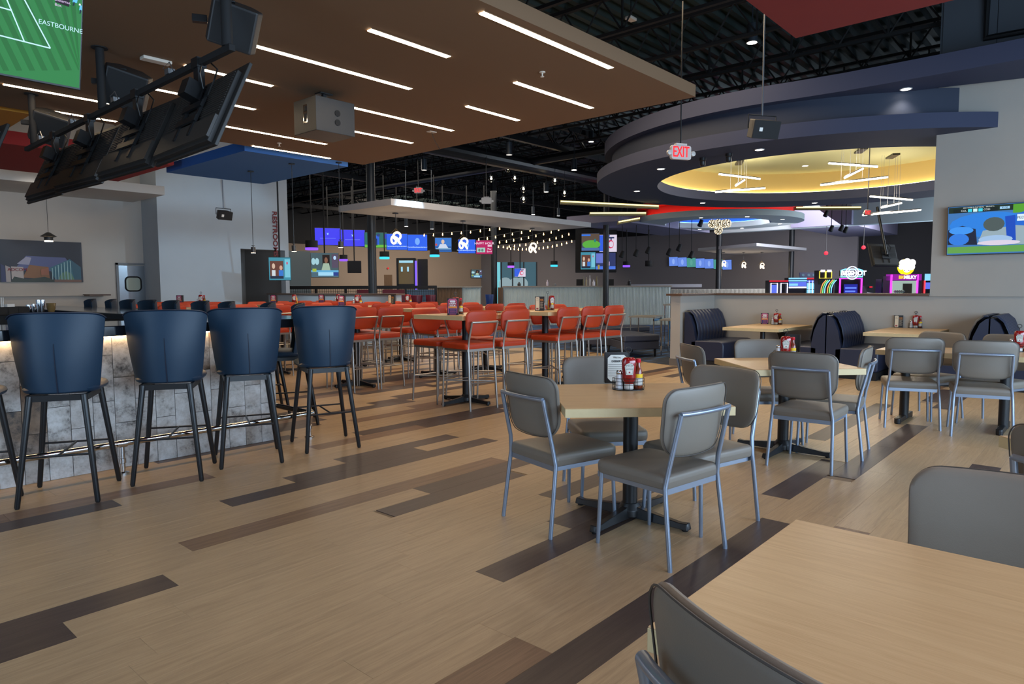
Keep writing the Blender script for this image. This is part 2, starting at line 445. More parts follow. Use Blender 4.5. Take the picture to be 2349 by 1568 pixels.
# ================================================================== WALLS
def wallbox(name, x0, x1, y0, y1, z0, z1, m=M_wall):
    b_ = MB(); b_.bx(x0, x1, y0, y1, z0, z1); return structure(b_.build(name, m))
wl = wallbox('wall_left', -3.0, 7.0, 19.0, 19.2, 0, 6.0)
M_wall_b = mat('pale_wall', (182, 190, 196), rough=.85, noise=.02, nscale=2)
w2 = MB(); w2.bx(7.0, 9.13, 18.0, 19.2, 0, 6.0); w2.bx(9.13, 10.58, 18.0, 18.25, 2.52, 6.0); w2.bx(10.46, 10.58, 18, 18.25, 0, 2.52)
structure(w2.build('wall_left_front', M_wall_b))
wallbox('wall_restroom_passage', 9.13, 11.6, 20.6, 20.75, 0, 2.9, mat('grey_passage', (140,134,128), rough=.8))
wallbox('wall_restroom_side', 10.58, 10.7, 18.26, 20.6, 0, 2.9, mat('grey_passage', (140,134,128)))
# right wall with the opening over the booths
wr = MB(); wr.bx(12.5, 12.7, -4.8, 2.24, 0, 6.2); wr.bx(12.5, 12.66, 2.24, 5.85, 0, 1.262)
structure(wr.build('wall_right', M_wallr))
wallbox('wall_right_return', 11.13, 12.5, 5.85, 6.04, 0, 1.262, M_wallr)
M_cap = wood('walnut_cap', (70, 52, 42), (104, 78, 62), 'y', 1., rough=.35)
cp = MB(); cp.bx(12.44, 12.72, 2.24, 6.1, 1.262, 1.30); cp.bx(11.06, 12.44, 5.79, 6.1, 1.262, 1.30)
structure(cp.build('trim_1', M_cap, bevel=.004))
bb = MB(); bb.bx(11.115, 11.13, 5.84, 6.05, 0, .13); bb.bx(11.115, 12.5, 5.835, 5.85, 0, .13); bb.bx(12.485, 12.5, -4.6, 5.84, 0, .1)
structure(bb.build('baseboard_right', mat('grey_baseboard', (110,103,96), rough=.5)))
# ledge line on the full-height part of the right wall
lg = MB(); lg.bx(12.47, 12.5, -4.6, 2.24, 1.255, 1.275); structure(lg.build('trim_2', M_wallr))
# dark panelled wall high above the ring, in panels
M_panel = mat('slate_panel', (70, 76, 84), rough=.6)
M_deckblack = mat('deck_black', (26, 30, 30), rough=.6)
pr_ = MB(); pr_.bx(12.44, 12.5, -4.8, 2.235, 4.66, 6.2); hp = structure(pr_.build('wall_upper_right', M_panel))
for i, (a, b_) in enumerate([(2.2, 1.52), (1.51, .8), (.79, .1), (.09, -.7), (-.71, -1.6)]):
    q = MB(); q.bx(12.42, 12.44, b_, a, 4.68, 6.18); q.build('panel', M_panel, hp)
# rear glazing walls behind the camera
def window_wall(name, fixed, axis, a0, a1, n):
    b_ = MB(); fr = MB(); gl = MB()
    def seg(u0, u1, z0, z1, mb, t=.1):
        if axis == 'x': mb.bx(fixed-t, fixed+t, u0, u1, z0, z1)
        else: mb.bx(u0, u1, fixed-t, fixed+t, z0, z1)
    seg(a0, a1, 0, .5, b_); seg(a0, a1, 3.2, 6.0, b_)
    s_ = (a1-a0)/n
    for i in range(n+1): seg(a0+s_*i-.12, a0+s_*i+.12, .5, 3.2, b_)
    return structure(b_.build(name, M_wall))
window_wall('wall_front', -4.9, 'x', -4.8, 19, 8)
window_wall('wall_entrance', -4.9, 'y', -4.9, 12.5, 6)
# low dividing wall beside the high tables
lw = MB(); lw.bx(9.9, 10.05, 12.3, 17.98, 0, 1.262)
structure(lw.build('wall_low', M_wall_b))
lc = MB(); lc.bx(9.84, 10.11, 12.24, 17.98, 1.262, 1.30); structure(lc.build('trim_3', wood('oak_cap', (84,66,54), (120,98,82), 'y', 1.)))
# roof
def deck(z):
    b_ = MB(); x0, x1 = -5.0, 46; yy = -5.; st = .3; vs = []; n = 0
    prof = []
    y = yy
    while y < 46:
        prof += [(y, z), (y+.1, z), (y+.15, z+.09), (y+.25, z+.09)]; y += st
    for (a, h) in prof: vs += [(x0, a, h), (x1, a, h)]
    fs = [(2*i, 2*i+1, 2*i+3, 2*i+2) for i in range(len(prof)-1)]
    b_.add(vs, fs); return b_
ceil = structure(deck(6.15).build('ceiling', mat('teal_black_deck', (44, 58, 56), rough=.5, metal=.3)))
jb = MB()
for (za, w_) in ((5.5, .05), (6.08, .06)): jb.box((0, 20, za), (w_*1.4, 49, w_))
n = 62
for i in range(n):
    y = -4+i*.78
    jb.tube([(0, y, 5.5), (0, y+.39, 6.08)], .016, 5, caps=False); jb.tube([(0, y+.39, 6.08), (0, y+.78, 5.5)], .016, 5, caps=False)
    if i % 2: jb.box((0, y, 5.8), (.03, .03, .58))
j0 = jb.build('roof_joist', M_blackm, ceil, loc=(3.4, 0, 0))
for i in range(1, 20):
    o = j0.copy(); COL.objects.link(o); o.location = (3.4+1.55*i, 0, 0)
gb = MB(); gb.box((20, 0, 5.35), (50, .12, .16)); gb.box((20, 0, 5.95), (50, .12, .14))
for i in range(34):
    x = -4+i*1.5; gb.tube([(x, 0, 5.35), (x+.75, 0, 5.95)], .035, 6); gb.tube([(x+.75, 0, 5.95), (x+1.5, 0, 5.35)], .035, 6)
g0 = gb.build('roof_girder', M_black, ceil, loc=(0, 12, 0))
for y in (20.5, 29): o = g0.copy(); COL.objects.link(o); o.location = (0, y, 0)
db = MB(); db.tube([(4, 13.5, 5.1), (45, 13.5, 5.1)], .22, 16); db.tube([(16, -2, 5.2), (16, 40, 5.2)], .12, 12)
db.tube([(12.4, 1.65, 6.1), (12.4, 1.65, 5.05), (12.38, .2, 5.0), (12.38, -4, 5.0)], .05, 8)
db.build('duct_run', M_black, ceil)

# ================================================================== CEILING CLOUDS
def cloud(name, label, x0, x1, y0, y1, z, h, m, cat='ceiling panel'):
    b_ = MB(); b_.bx(x0, x1, y0, y1, z, z+h); o = b_.build(name, m); return tag(o, label, cat)
M_tan = mat('tan_cloud_paint', (116, 88, 62), rough=.8)
tan = cloud('ceiling_cloud', 'large brown suspended ceiling panel with recessed light lines over the bar', -3.5, 7.46, 3.77, 10.13, 3.6, .135, M_tan)
tan['label'] = 'large brown suspended ceiling panel with recessed light lines over the bar'
cloud('ceiling_cloud', 'blue suspended ceiling panel behind the brown one, near the speaker', 5.45, 7.4, 10.5, 13.5, 3.6, .16, mat('blue_cloud_paint', (50, 108, 184), rough=.8))
cloud('ceiling_cloud', 'red suspended ceiling panel behind the row of screens on the left', -1.5, 5.22, 12.6, 15.3, 3.6, .2, mat('red_cloud_paint', (150, 30, 26), rough=.8))
cloud('ceiling_cloud', 'mustard yellow suspended ceiling panel at the far left edge', -3.5, 2.55, 10.3, 12.4, 3.6, .2, mat('yellow_cloud_paint', (190, 130, 40), rough=.8))
cloud('ceiling_cloud', 'dark red suspended ceiling panel at the top right', -3, 6.335, -4, 2.25, 3.6, .16, mat('dark_red_cloud_paint', (112, 18, 12), rough=.8))
q = PY(378, 447, 17.0)
cloud('ceiling_cloud', 'long white box shelf running along the left wall above the mural', -2.8, q.x, 17.0, 19.0, q.z, .2, mat('white_soffit', (200,196,190), rough=.7))
wz = 3.2; wa = P(897, 470, wz); wb = P(777, 486, wz); wc_ = P(1318, 524, wz)
cloud('ceiling_cloud', 'pale grey suspended ceiling panel with ring pendants under it', wa.x, wc_.x, wa.y, wb.y, wz, .14, mat('pale_cloud', (176, 176, 178), rough=.7))
# recessed light lines
LL = [(3.21,5.03,5.944),(3.684,4.597,4.87),(4.062,5.916,3.912),(5.628,7.043,4.93),(5.952,6.895,5.99),(4.866,6.717,7.05),(5.343,6.712,10.03),
      (4.454,6.033,9.107),(5.728,6.858,8.084),(3.032,3.953,6.96),(3.02,4.305,8.007),(2.0,3.11,9.01),(2.56,3.393,9.9)]
pos = {0:'longest, starting at the first speaker',1:'short one nearest the top centre',2:'long one along the right edge of the panel',3:'right of the sprinkler head',4:'short one near the middle right',
       5:'directly right of the black ceiling box',6:'lowest, along the far edge of the panel',7:'ending left below the black box',8:'emerging right below the black ceiling box',
       9:'behind the first hanging screen mount',10:'behind the middle of the screen rail',11:'left, under the tennis screen',12:'furthest left, above the last black speaker'}
for i, (a, b_, y) in enumerate(LL):
    t = thing('light_line', 'recessed warm light line in brown ceiling, '+pos[i], 'light', ((a+b_)/2, y, 3.6), group='light lines in the brown ceiling')
    q = MB(); L = b_-a; q.box((0, 0, -.002), (L, .066, .012)); q.build('diffuser', M_lamp, t)
    q = MB(); q.bx(-L/2-.006, L/2+.006, -.039, -.033, -.006, .0); q.bx(-L/2-.006, L/2+.006, .033, .039, -.006, 0); q.build('frame', M_tan, t)
def sprinkler(x, y, z, label):
    b_ = MB(); b_.lathe([(.0, 0), (.032, 0), (.032, -.006), (.008, -.012), (.007, -.04), (.02, -.046), (.02, -.05), (0, -.05)], (x, y, z), 12)
    tag(b_.build('sprinkler_head', mat('white_enamel', (215,205,190), rough=.4), smooth=True), label, 'sprinkler')
sprinkler(5.56, 4.506, 3.6, 'small white sprinkler head above the right light lines')
sprinkler(5.52, 9.57, 3.6, 'small white sprinkler head below the black ceiling box')
b_ = MB(); b_.box((2.77, 6.99, 3.585), (.26, .1, .03)); tag(b_.build('ceiling_sensor', mat('white_enamel', (215,205,190)), bevel=.006), 'flat white rectangular sensor on the brown ceiling', 'sensor')
t = thing('ceiling_wire', 'loose wire hanging from white plate on the brown ceiling', 'wire', (6.574, 7.327, 3.6))
b_ = MB(); b_.box((0,0,-.004), (.12,.08,.008)); b_.build('plate', mat('white_enamel', (215,205,190)), t)
b_ = MB(); b_.tube([(0,0,0), (.02,-.01,-.08), (.05,-.04,-.16), (.09,-.07,-.24)], .004, 6); b_.build('wire', M_black, t)

# ================================================================== ROUND CEILING FEATURES
CC = (16.05, 4.98)
M_ringb = mat('slate_blue_ring', (50, 56, 80), rough=.75)
M_recess = mat('navy_recess', (38, 46, 64), rough=.7)
M_yellow = mat('yellow_dome', (198, 172, 104), rough=.75); M_yellow2 = mat('pale_yellow_dome', (210, 204, 146), rough=.75)
ring = thing('round_ceiling_feature', 'big slate blue round stepped ceiling with glowing yellow centre above booths', 'ceiling ring', (CC[0], CC[1], 3.754))
def rl(mb, name, m):
    o = mb.build(name, m, ring, smooth=True); o.location = (-CC[0], -CC[1], -3.754); return o
q = MB(); q.ring(CC, 3.62, 5.0, 3.754, 3.98, 120); rl(q, 'lower_ring', M_ringb)
q = MB(); q.ring(CC, 4.6, 4.66, 3.98, 4.42, 120); rl(q, 'recess_wall', M_recess)
q = MB()
outer = [(16.1+4.89*math.cos(t_), 4.94+4.89*math.sin(t_)) for t_ in [PI*.35+(PI*1.06-PI*.35)*i/70 for i in range(71)]]+[(11.37, 3.3), (11.39, 2.4), (11.40, 1.1), (11.41, -.8), (11.42, -2.6), (11.42, -4.6)]
inner = []
for (x, y) in outer:
    if y > 2.3 or x > 12.5: d = math.hypot(x-CC[0], y-CC[1]); inner.append((CC[0]+(x-CC[0])*4.62/d, CC[1]+(y-CC[1])*4.62/d))
    else: inner.append((12.46, min(y, 2.2)))
vs = []
for (o_, i_) in zip(outer, inner):
    vs += [(o_[0], o_[1], 4.39), (o_[0], o_[1], 4.66), (i_[0], i_[1], 4.66), (i_[0], i_[1], 4.39)]
n_ = len(outer); fs = [(k*4+a_, k*4+(a_+1) % 4, (k+1)*4+(a_+1) % 4, (k+1)*4+a_) for k in range(n_-1) for a_ in range(4)]+[(0,1,2,3), (n_*4-4, n_*4-1, n_*4-2, n_*4-3)]
q.add(vs, fs); rl(q, 'upper_ring', M_ringb)
q = MB(); q.ring(CC, 3.72, 3.78, 3.98, 4.5, 120); q.mi = 0; rl(q, 'dome_wall', M_yellow)
q = MB(); q.prism([(CC[0]+3.78*math.cos(2*PI*i/96), CC[1]+3.78*math.sin(2*PI*i/96)) for i in range(96)], 4.5, 4.54); rl(q, 'dome_ceiling', M_yellow2)
q = MB(); q.ring(CC, 3.655, 3.70, 3.981, 3.99, 96); rl(q, 'cove_light', emit('cove_led', (255, 232, 184), 8))
def downlight(p, label, r=.055, m=None, group='downlights in the round ceiling', up=0):
    t = thing('downlight', label, 'light', p, group=group)
    b_ = MB(); b_.lathe([(r*1.25, 0), (r*1.25, -.006), (r, -.008), (r, 0)], (0,0,0), 20); b_.build('trim', M_white, t, smooth=True)
    b_ = MB(); b_.lathe([(0, -.004), (r, -.004), (r, -.002), (0, -.002)], (0,0,0), 20); b_.build('lens', m or M_lampw, t)
    return t
for px, py, z, lab in [(1516,387,3.754,'small downlight in blue ring, left of the exit sign'),(1742,343,3.754,'small downlight in blue ring, under the hanging box speaker'),
     (1461,438,3.754,'small downlight in blue ring, furthest left'),(1612,465,3.754,'small downlight in blue ring, far edge above the red band'),
     (1869,465,3.754,'small downlight in blue ring, far edge on the right'),(1847,380,4.5,'small downlight in the middle of the yellow dome'),(2078,204,4.39,'small downlight in upper blue band near the right wall')]:
    p = P(px, py, z); downlight(p, lab, .07)
    spot('downlight_beam', (p.x, p.y, z-.03), 16, NEUT, 2.0, .7)
for i, (px, py) in enumerate([(1612,362),(1672,352)]):
    p = P(px, py, 3.754); b_ = MB(); b_.lathe([(.06,0),(.06,-.05),(.05,-.06),(.05,-.13),(.035,-.15),(0,-.15)], (p.x,p.y,3.754), 16)
    tag(b_.build('ceiling_camera', M_black, smooth=True), 'small black dome camera on blue ring, '+('left' if i == 0 else 'right')+' of the pair beside the exit sign', 'camera')

# second, white ring further away
C2 = (23.92, 11.15)
ring2 = thing('round_ceiling_feature', 'smaller white round ceiling ring with red band and blue centre, further back', 'ceiling ring', (C2[0], C2[1], 3.754))
def rl2(mb, name, m):
    o = mb.build(name, m, ring2, smooth=True); o.location = (-C2[0], -C2[1], -3.754); return o
q = MB(); q.ring(C2, 1.87, 2.95, 3.754, 3.95, 90); rl2(q, 'lower_ring', mat('pale_green_white', (190, 200, 198), rough=.7))
q = MB(); q.ring(C2, 2.55, 2.62, 3.95, 4.25, 90); rl2(q, 'red_band', mat('red_band_paint', (200, 40, 28), rough=.6))
q = MB(); q.ring(C2, 2.55, 2.9, 4.25, 4.4, 90); rl2(q, 'upper_ring', mat('red_band_paint', (200, 40, 28)))
q = MB(); q.ring(C2, 1.95, 2.0, 3.95, 4.3, 90); q.prism([(C2[0]+2*math.cos(2*PI*i/60), C2[1]+2*math.sin(2*PI*i/60)) for i in range(60)], 4.3, 4.33); rl2(q, 'blue_dome', mat('blue_dome_paint', (60, 120, 200), rough=.6))
q = MB(); q.ring(C2, 2.7, 2.76, 3.952, 3.965, 90); rl2(q, 'cove_light', emit('cove_red', (255, 120, 90), 5))
q = MB(); q.ring(C2, 1.88, 1.92, 3.952, 3.965, 90); rl2(q, 'inner_cove_light', emit('cove_blue', (110, 170, 255), 5))
for i, (px, py) in enumerate([(1518,518),(1498,515.5),(1543,524),(1605,525.6),(1608,499),(1714,496.5),(1795,502.5),(1789,513),(1702,523)]):
    p = P(px, py, 3.754); downlight(p, ['second from left on near rim','left end of white ring','lower left of white ring','front rim behind the glowing cluster','above the glowing cluster','upper right rim','right end, upper of two','right end, lower of two','front rim right of the cluster'][i]+', tiny downlight in white ceiling ring', .07, group='downlights in the white ring')

# pale bulkheads leading off the second ring
M_bulk = mat('pale_bulkhead', (168, 180, 182), rough=.7)
a = P(1842, 523, 3.7); b2 = P(2140, 500, 3.7); 
wallbox('wall_bulkhead_long', a.x, a.x+.4, -2, a.y+3.5, 3.7, 5.2, M_bulk)
a = P(1790, 525, 3.7)
wallbox('wall_bulkhead_cross', a.x, a.x+12, a.y-2.6, a.y-.4, 3.72, 4.4, mat('mauve_bulkhead', (120, 118, 140), rough=.7))
a = P(1300, 516, 3.7); b2 = P(1480, 530, 3.7)
wallbox('wall_bulkhead_left', a.x, a.x+7, a.y-2.2, a.y, 3.7, 4.0, mat('mauve_bulkhead', (120, 118, 140)))
# grey hall walls far away
M_gw = mat('grey_hall_wall', (112, 108, 110), rough=.85); M_bg = mat('beige_hall_wall', (140, 124, 108), rough=.85)
M_bk = mat('black_hall_wall', (20, 21, 24), rough=.8)
XF = 34.
wallbox('wall_hall_grey', XF, XF+.2, PX(1966,600,XF).y, 46, 0, 4.35, M_gw)
wallbox('wall_hall_black', XF+.3, XF+.5, -4, 46, 0, 6.2, M_bk)
YF = 33.
wallbox('wall_hall_beige', PY(655,600,YF).x, PY(1131,600,YF).x, YF, YF+.2, 0, 3.85, M_bg)
wallbox('wall_hall_back', 9, 46, YF+.3, YF+.5, 0, 6.2, M_bk)
a = PY(652, 600, 24.); b2 = PY(712, 600, 24.)
wallbox('wall_hall_slate', a.x, b2.x, 24., 24.2, 0, 2.9, mat('slate_green_wall', (74, 84, 88), rough=.8))
wallbox('wall_hall_side', 10.62, 10.8, 20.8, 33, 0, 6.1, M_bk)
# free-standing round columns
def column(x, y, r, label):
    t = thing('column', label, 'column', (x, y, 0), group=None)
    b_ = MB(); b_.lathe([(r, 0), (r, 6.05)], (0,0,0), 24); b_.build('shaft', mat('black_gloss_column', (28, 32, 36), rough=.42, spec=.5), t, smooth=True)
    b_ = MB(); b_.lathe([(r+.06, 0), (r+.06, .03), (r+.01, .06)], (0,0,0), 24); b_.build('collar', M_black, t, smooth=True)
column(11.5, 15.3, .115, 'glossy black round column behind the orange seats, left of the lit rings')
column(25.2*.839, 25.2*.561, .11, 'black round column in front of the four-screen wall')
column(30*.948, 30*.438, .12, 'black round column under the glowing globe cluster')
column(32*1.018, 32*.359, .12, 'black round column left of the glowing arcade counter')
column(27*.731, 27*.683, .12, 'black column between the pink screen and the string lights')

# ================================================================== BAR
M_quartz = mat('black_quartz', (24, 28, 36), rough=.08, spec=.8)
def tile_mat():
    m, nt, b = _new('distressed_tile'); N = nt.nodes; L = nt.links
    tc = N.new('ShaderNodeTexCoord'); oi = N.new('ShaderNodeObjectInfo'); sc = N.new('ShaderNodeMath'); sc.operation = 'MULTIPLY'; sc.inputs[1].default_value = 50
    L.new(oi.outputs['Random'], sc.inputs[0]); ad = N.new('ShaderNodeVectorMath'); ad.operation = 'ADD'; L.new(tc.outputs['Object'], ad.inputs[0]); L.new(sc.outputs[0], ad.inputs[1])
    n = N.new('ShaderNodeTexNoise'); n.inputs['Scale'].default_value = 5; n.inputs['Detail'].default_value = 8; n.inputs['Roughness'].default_value = .75; L.new(ad.outputs[0], n.inputs['Vector'])
    cr = N.new('ShaderNodeValToRGB'); e = cr.color_ramp.elements; e[0].position = .33; e[0].color = srgb(52, 44, 38); e[1].position = .47; e[1].color = srgb(176, 170, 164)
    x = e.new(.62); x.color = srgb(206, 203, 200)
    L.new(n.outputs['Fac'], cr.inputs[0])
    n2 = N.new('ShaderNodeTexNoise'); n2.inputs['Scale'].default_value = 1.6; L.new(ad.outputs[0], n2.inputs['Vector'])
    cr2 = N.new('ShaderNodeValToRGB'); cr2.color_ramp.elements[0].position = .55; cr2.color_ramp.elements[0].color = (1,1,1,1); cr2.color_ramp.elements[1].position = .72; cr2.color_ramp.elements[1].color = srgb(170, 140, 112)
    L.new(n2.outputs['Fac'], cr2.inputs[0]); mx = N.new('ShaderNodeMix'); mx.data_type = 'RGBA'; mx.blend_type = 'MULTIPLY'; mx.inputs[0].default_value = 1
    L.new(cr.outputs[0], mx.inputs[6]); L.new(cr2.outputs[0], mx.inputs[7]); L.new(mx.outputs[2], b.inputs['Base Color'])
    b.inputs['Roughness'].default_value = .35; b.inputs['Metallic'].default_value = .1
    return m
M_tile = tile_mat()
bar = thing('bar_counter', 'long dark stone bar counter with distressed metal tile front and glowing underside', 'bar', (3.3, 5.8, 0))
def bl(o): o.location = (o.location.x-3.3, o.location.y-5.8, o.location.z); return o
q = MB(); q.bx(-2.9, 3.26, 5.86, 6.3, 0, 1.06); q.bx(2.85, 3.26, 6.3, 13.4, 0, 1.06); q.bx(-2.9,2.85,13.0,13.4,0,1.06); bl(q.build('body', mat('bar_body', (60,58,56), rough=.6), bar))
q = MB(); q.bx(-2.9, 3.66, 5.5, 6.4, 1.065, 1.14); q.bx(2.8, 3.66, 6.4, 13.6, 1.065, 1.14); q.bx(-2.9, 2.8, 12.8, 13.6, 1.065, 1.14); bl(q.build('countertop', M_quartz, bar, bevel=.006))
q = MB(); q.bx(-2.9, 3.28, 5.80, 5.83, 1.04, 1.06); bl(q.build('under_counter_light', emit('bar_led', (255, 214, 160), 16), bar))
tme = {}
def tile_obj(x, z, w_, h):
    k = (round(w_, 3), round(h, 3))
    if k not in tme:
        m_ = MB(); m_.box((0, 0, 0), (w_-.004, .018, h-.004)); o = m_.build('tile', M_tile, bar); tme[k] = o.data
        bl(o); o.location = (x-3.3, 5.851-5.8, z); return
    o = bpy.data.objects.new('tile', tme[k]); COL.objects.link(o); o.parent = bar; o.location = (x-3.3, 5.851-5.8, z)
xx = 3.26-.076; c = 0
while xx > -.9:
    z = 0; offs = [.34, .3, .42][c % 3] if c % 2 else .36
    hs = [.36, .36, .34] if c % 2 == 0 else [.18, .36, .36, .16]
    for h in hs:
        tile_obj(xx, z+h/2, .152, h); z += h
    xx -= .152; c += 1
# rear service counter inside the island with bar ware
q = MB(); q.bx(-2.4, 1.6, 9.0, 9.6, 0, 1.0); 
tag(q.build('back_counter', M_black), 'dark service counter standing inside the bar island', 'counter')
# foot rail
rail = thing('foot_rail', 'polished chrome foot rail on posts along the front of the bar', 'rail', (3.5, 5.6, 0))
q = MB(); q.tube([(-2.9-3.5, 0.02, .235), (.02, .06, .235)], .025, 14); q.tube([(0.02, .05, .235), (0.0, 7.0, .235)], .025, 14); q.build('tube', M_chrome, rail, smooth=True)
for (x, y) in ((0, .08), (-1.64, .04), (-3.3, .03), (0, 2.2), (0, 4.4)):
    q = MB(); q.lathe([(.045, 0), (.045, .012), (.02, .02), (.02, .08), (.027, .085), (.027, .12), (.02, .125), (.02, .215)], (x, y, 0), 16)
    q.lathe([(.032, -.035), (.032, .035)], (x, y, .235), 16, axis='x'); q.build('post', M_chrome, rail, smooth=True)

# ------------------------------------------------------------------ navy bar stools
def make_bar_stool(label):
    t = thing('bar_stool', label, 'bar stool', group='navy leather bar stools around the bar')
    # shell back; local origin = midpoint of rear feet, facing +y
    nu, nv = 25, 15
    def shell(u, v, off):
        s_ = v; wtop = .286; wbot = .224; wv = wbot+(wtop-wbot)*(s_**.8)
        a = 1.18
        x = wv*math.sin(u*a)/math.sin(a)
        dep = (.115+.03*(1-s_))
        y = .085-.0*s_+.025*(1-s_)*0+dep*(1-math.cos(u*a))/(1-math.cos(a)) - .02*math.sin(PI*s_)
        z = .725+.53*s_-(.03*abs(u)**7*s_)-.012*abs(u)**2*s_
        nx = math.sin(u*a*.9); ny = -math.cos(u*a*.9)
        return Vector((x-nx*off, y-ny*off, z))
    vs = []; fs = []
    th = .036
    us = [-1+2*i/(nu-1) for i in range(nu)]; vv = [i/(nv-1) for i in range(nv)]
    for off in (0, th):
        for v in vv:
            for u in us:
                # rounded rim
                p = shell(u, v, off); vs.append(p)
    B = nu*nv
    for j in range(nv-1):
        for i in range(nu-1):
            a = j*nu+i; fs.append((a, a+1, a+nu+1, a+nu)); fs.append((B+a, B+a+nu, B+a+nu+1, B+a+1))
    for i in range(nu-1):
        fs.append((i, B+i, B+i+1, i+1)); a = (nv-1)*nu+i; fs.append((a, a+1, B+a+1, B+a))
    for j in range(nv-1):
        a = j*nu; fs.append((a, a+nu, B+a+nu, B+a)); a = j*nu+nu-1; fs.append((a, B+a, B+a+nu, a+nu))
    q = MB(); q.add(vs, fs); back = q.build('backrest', M_navy, t, smooth=True, bevel=.008)
    q = MB(); q.tube([shell(u, 1, -.001)+Vector((0,0,.001)) for u in us], .005, 6); q.build('piping', M_navyseam, back, smooth=True)
    q = MB(); q.tube([shell(.0+.04*(1-v), v, -.002) for v in [i/10*.62 for i in range(11)]], .004, 6, r2=.002); q.build('pleat', M_navyseam, back, smooth=True)
    ol = dense(rrect(.46, .48, .12, 8, 0, .375, rt=.17, rb=.1), .05)
    q = MB(); q.pillow(ol, .085, lambda u, v, w_: (u, w_, .745+v), rings=(1, .97, .92, .8, .5, .25), n_exp=5); q.build('seat', M_navy, t, smooth=True)
    q = MB(); q.box((0, .10, .695), (.34, .02, .04)); q.box((0, .5, .695), (.34, .02, .04)); q.box((-.17, .3, .695), (.02, .4, .04)); q.box((.17, .3, .695), (.02, .4, .04)); q.build('seat_frame', M_black, t)
    for s_ in (-1, 1):
        for (fy, ty, fx, tx) in ((0, .10, .227, .155), (.53, .48, .25, .17)):
            q = MB(); q.tube([(s_*fx, fy, .0), (s_*fx, fy, .012), (s_*tx, ty, .71)], .0125, 14, r2=.021); q.build('leg', M_black, t, smooth=True)
    q = MB(); q.tube([(-.2, .045, .32), (.2, .045, .32)], .0075, 8); q.tube([(-.21, .508, .32), (.21, .508, .32)], .0075, 8); q.tube([(0, .045, .32), (0, .508, .32)], .0075, 8)
    q.build('stretcher', M_black, t, smooth=True)
    return t
bs0 = make_bar_stool('navy leather bar stool, nearest and leftmost of the four with full backs showing')
bs0.location = (1.292, 5.113, 0); bs0.rotation_euler.z = math.radians(-29.4)
for x, y, a, lab in [(1.9725,5.097,-32.1,'navy leather bar stool, second from left of the four full backs'),(2.623,5.10,-22.9,'navy leather bar stool, third from left, in front of the counter corner'),
      (3.348,5.057,-19.8,'navy leather bar stool at the right end of the counter, standing clear on the floor'),(.72,5.2,-28,'navy leather bar stool cut off by the left edge, only a leg showing')]:
    dup(bs0, (x, y, 0), math.radians(a), lab)
far_px = [205,252,291,337,391,459,520,615,683]
ords = ['leftmost','second from left','third from left','fourth from left','middle','sixth from left','seventh from left','second nearest','nearest']
ys = [12.9,12.15,11.45,10.6,9.85,8.95,8.2,7.1,6.35]
for i, (px, y) in enumerate(zip(far_px, ys)):
    v = P(px, 690, 1.2); x = v.x/v.y*y
    o = dup(bs0, (x+.18, y, 0), math.radians(90), 'navy bar stool on the far side of the bar, %s of that row' % ords[i])
    o.rotation_euler.z = math.radians([84, 80, 88, 92, 86, 84, 78, 70, 62][i])
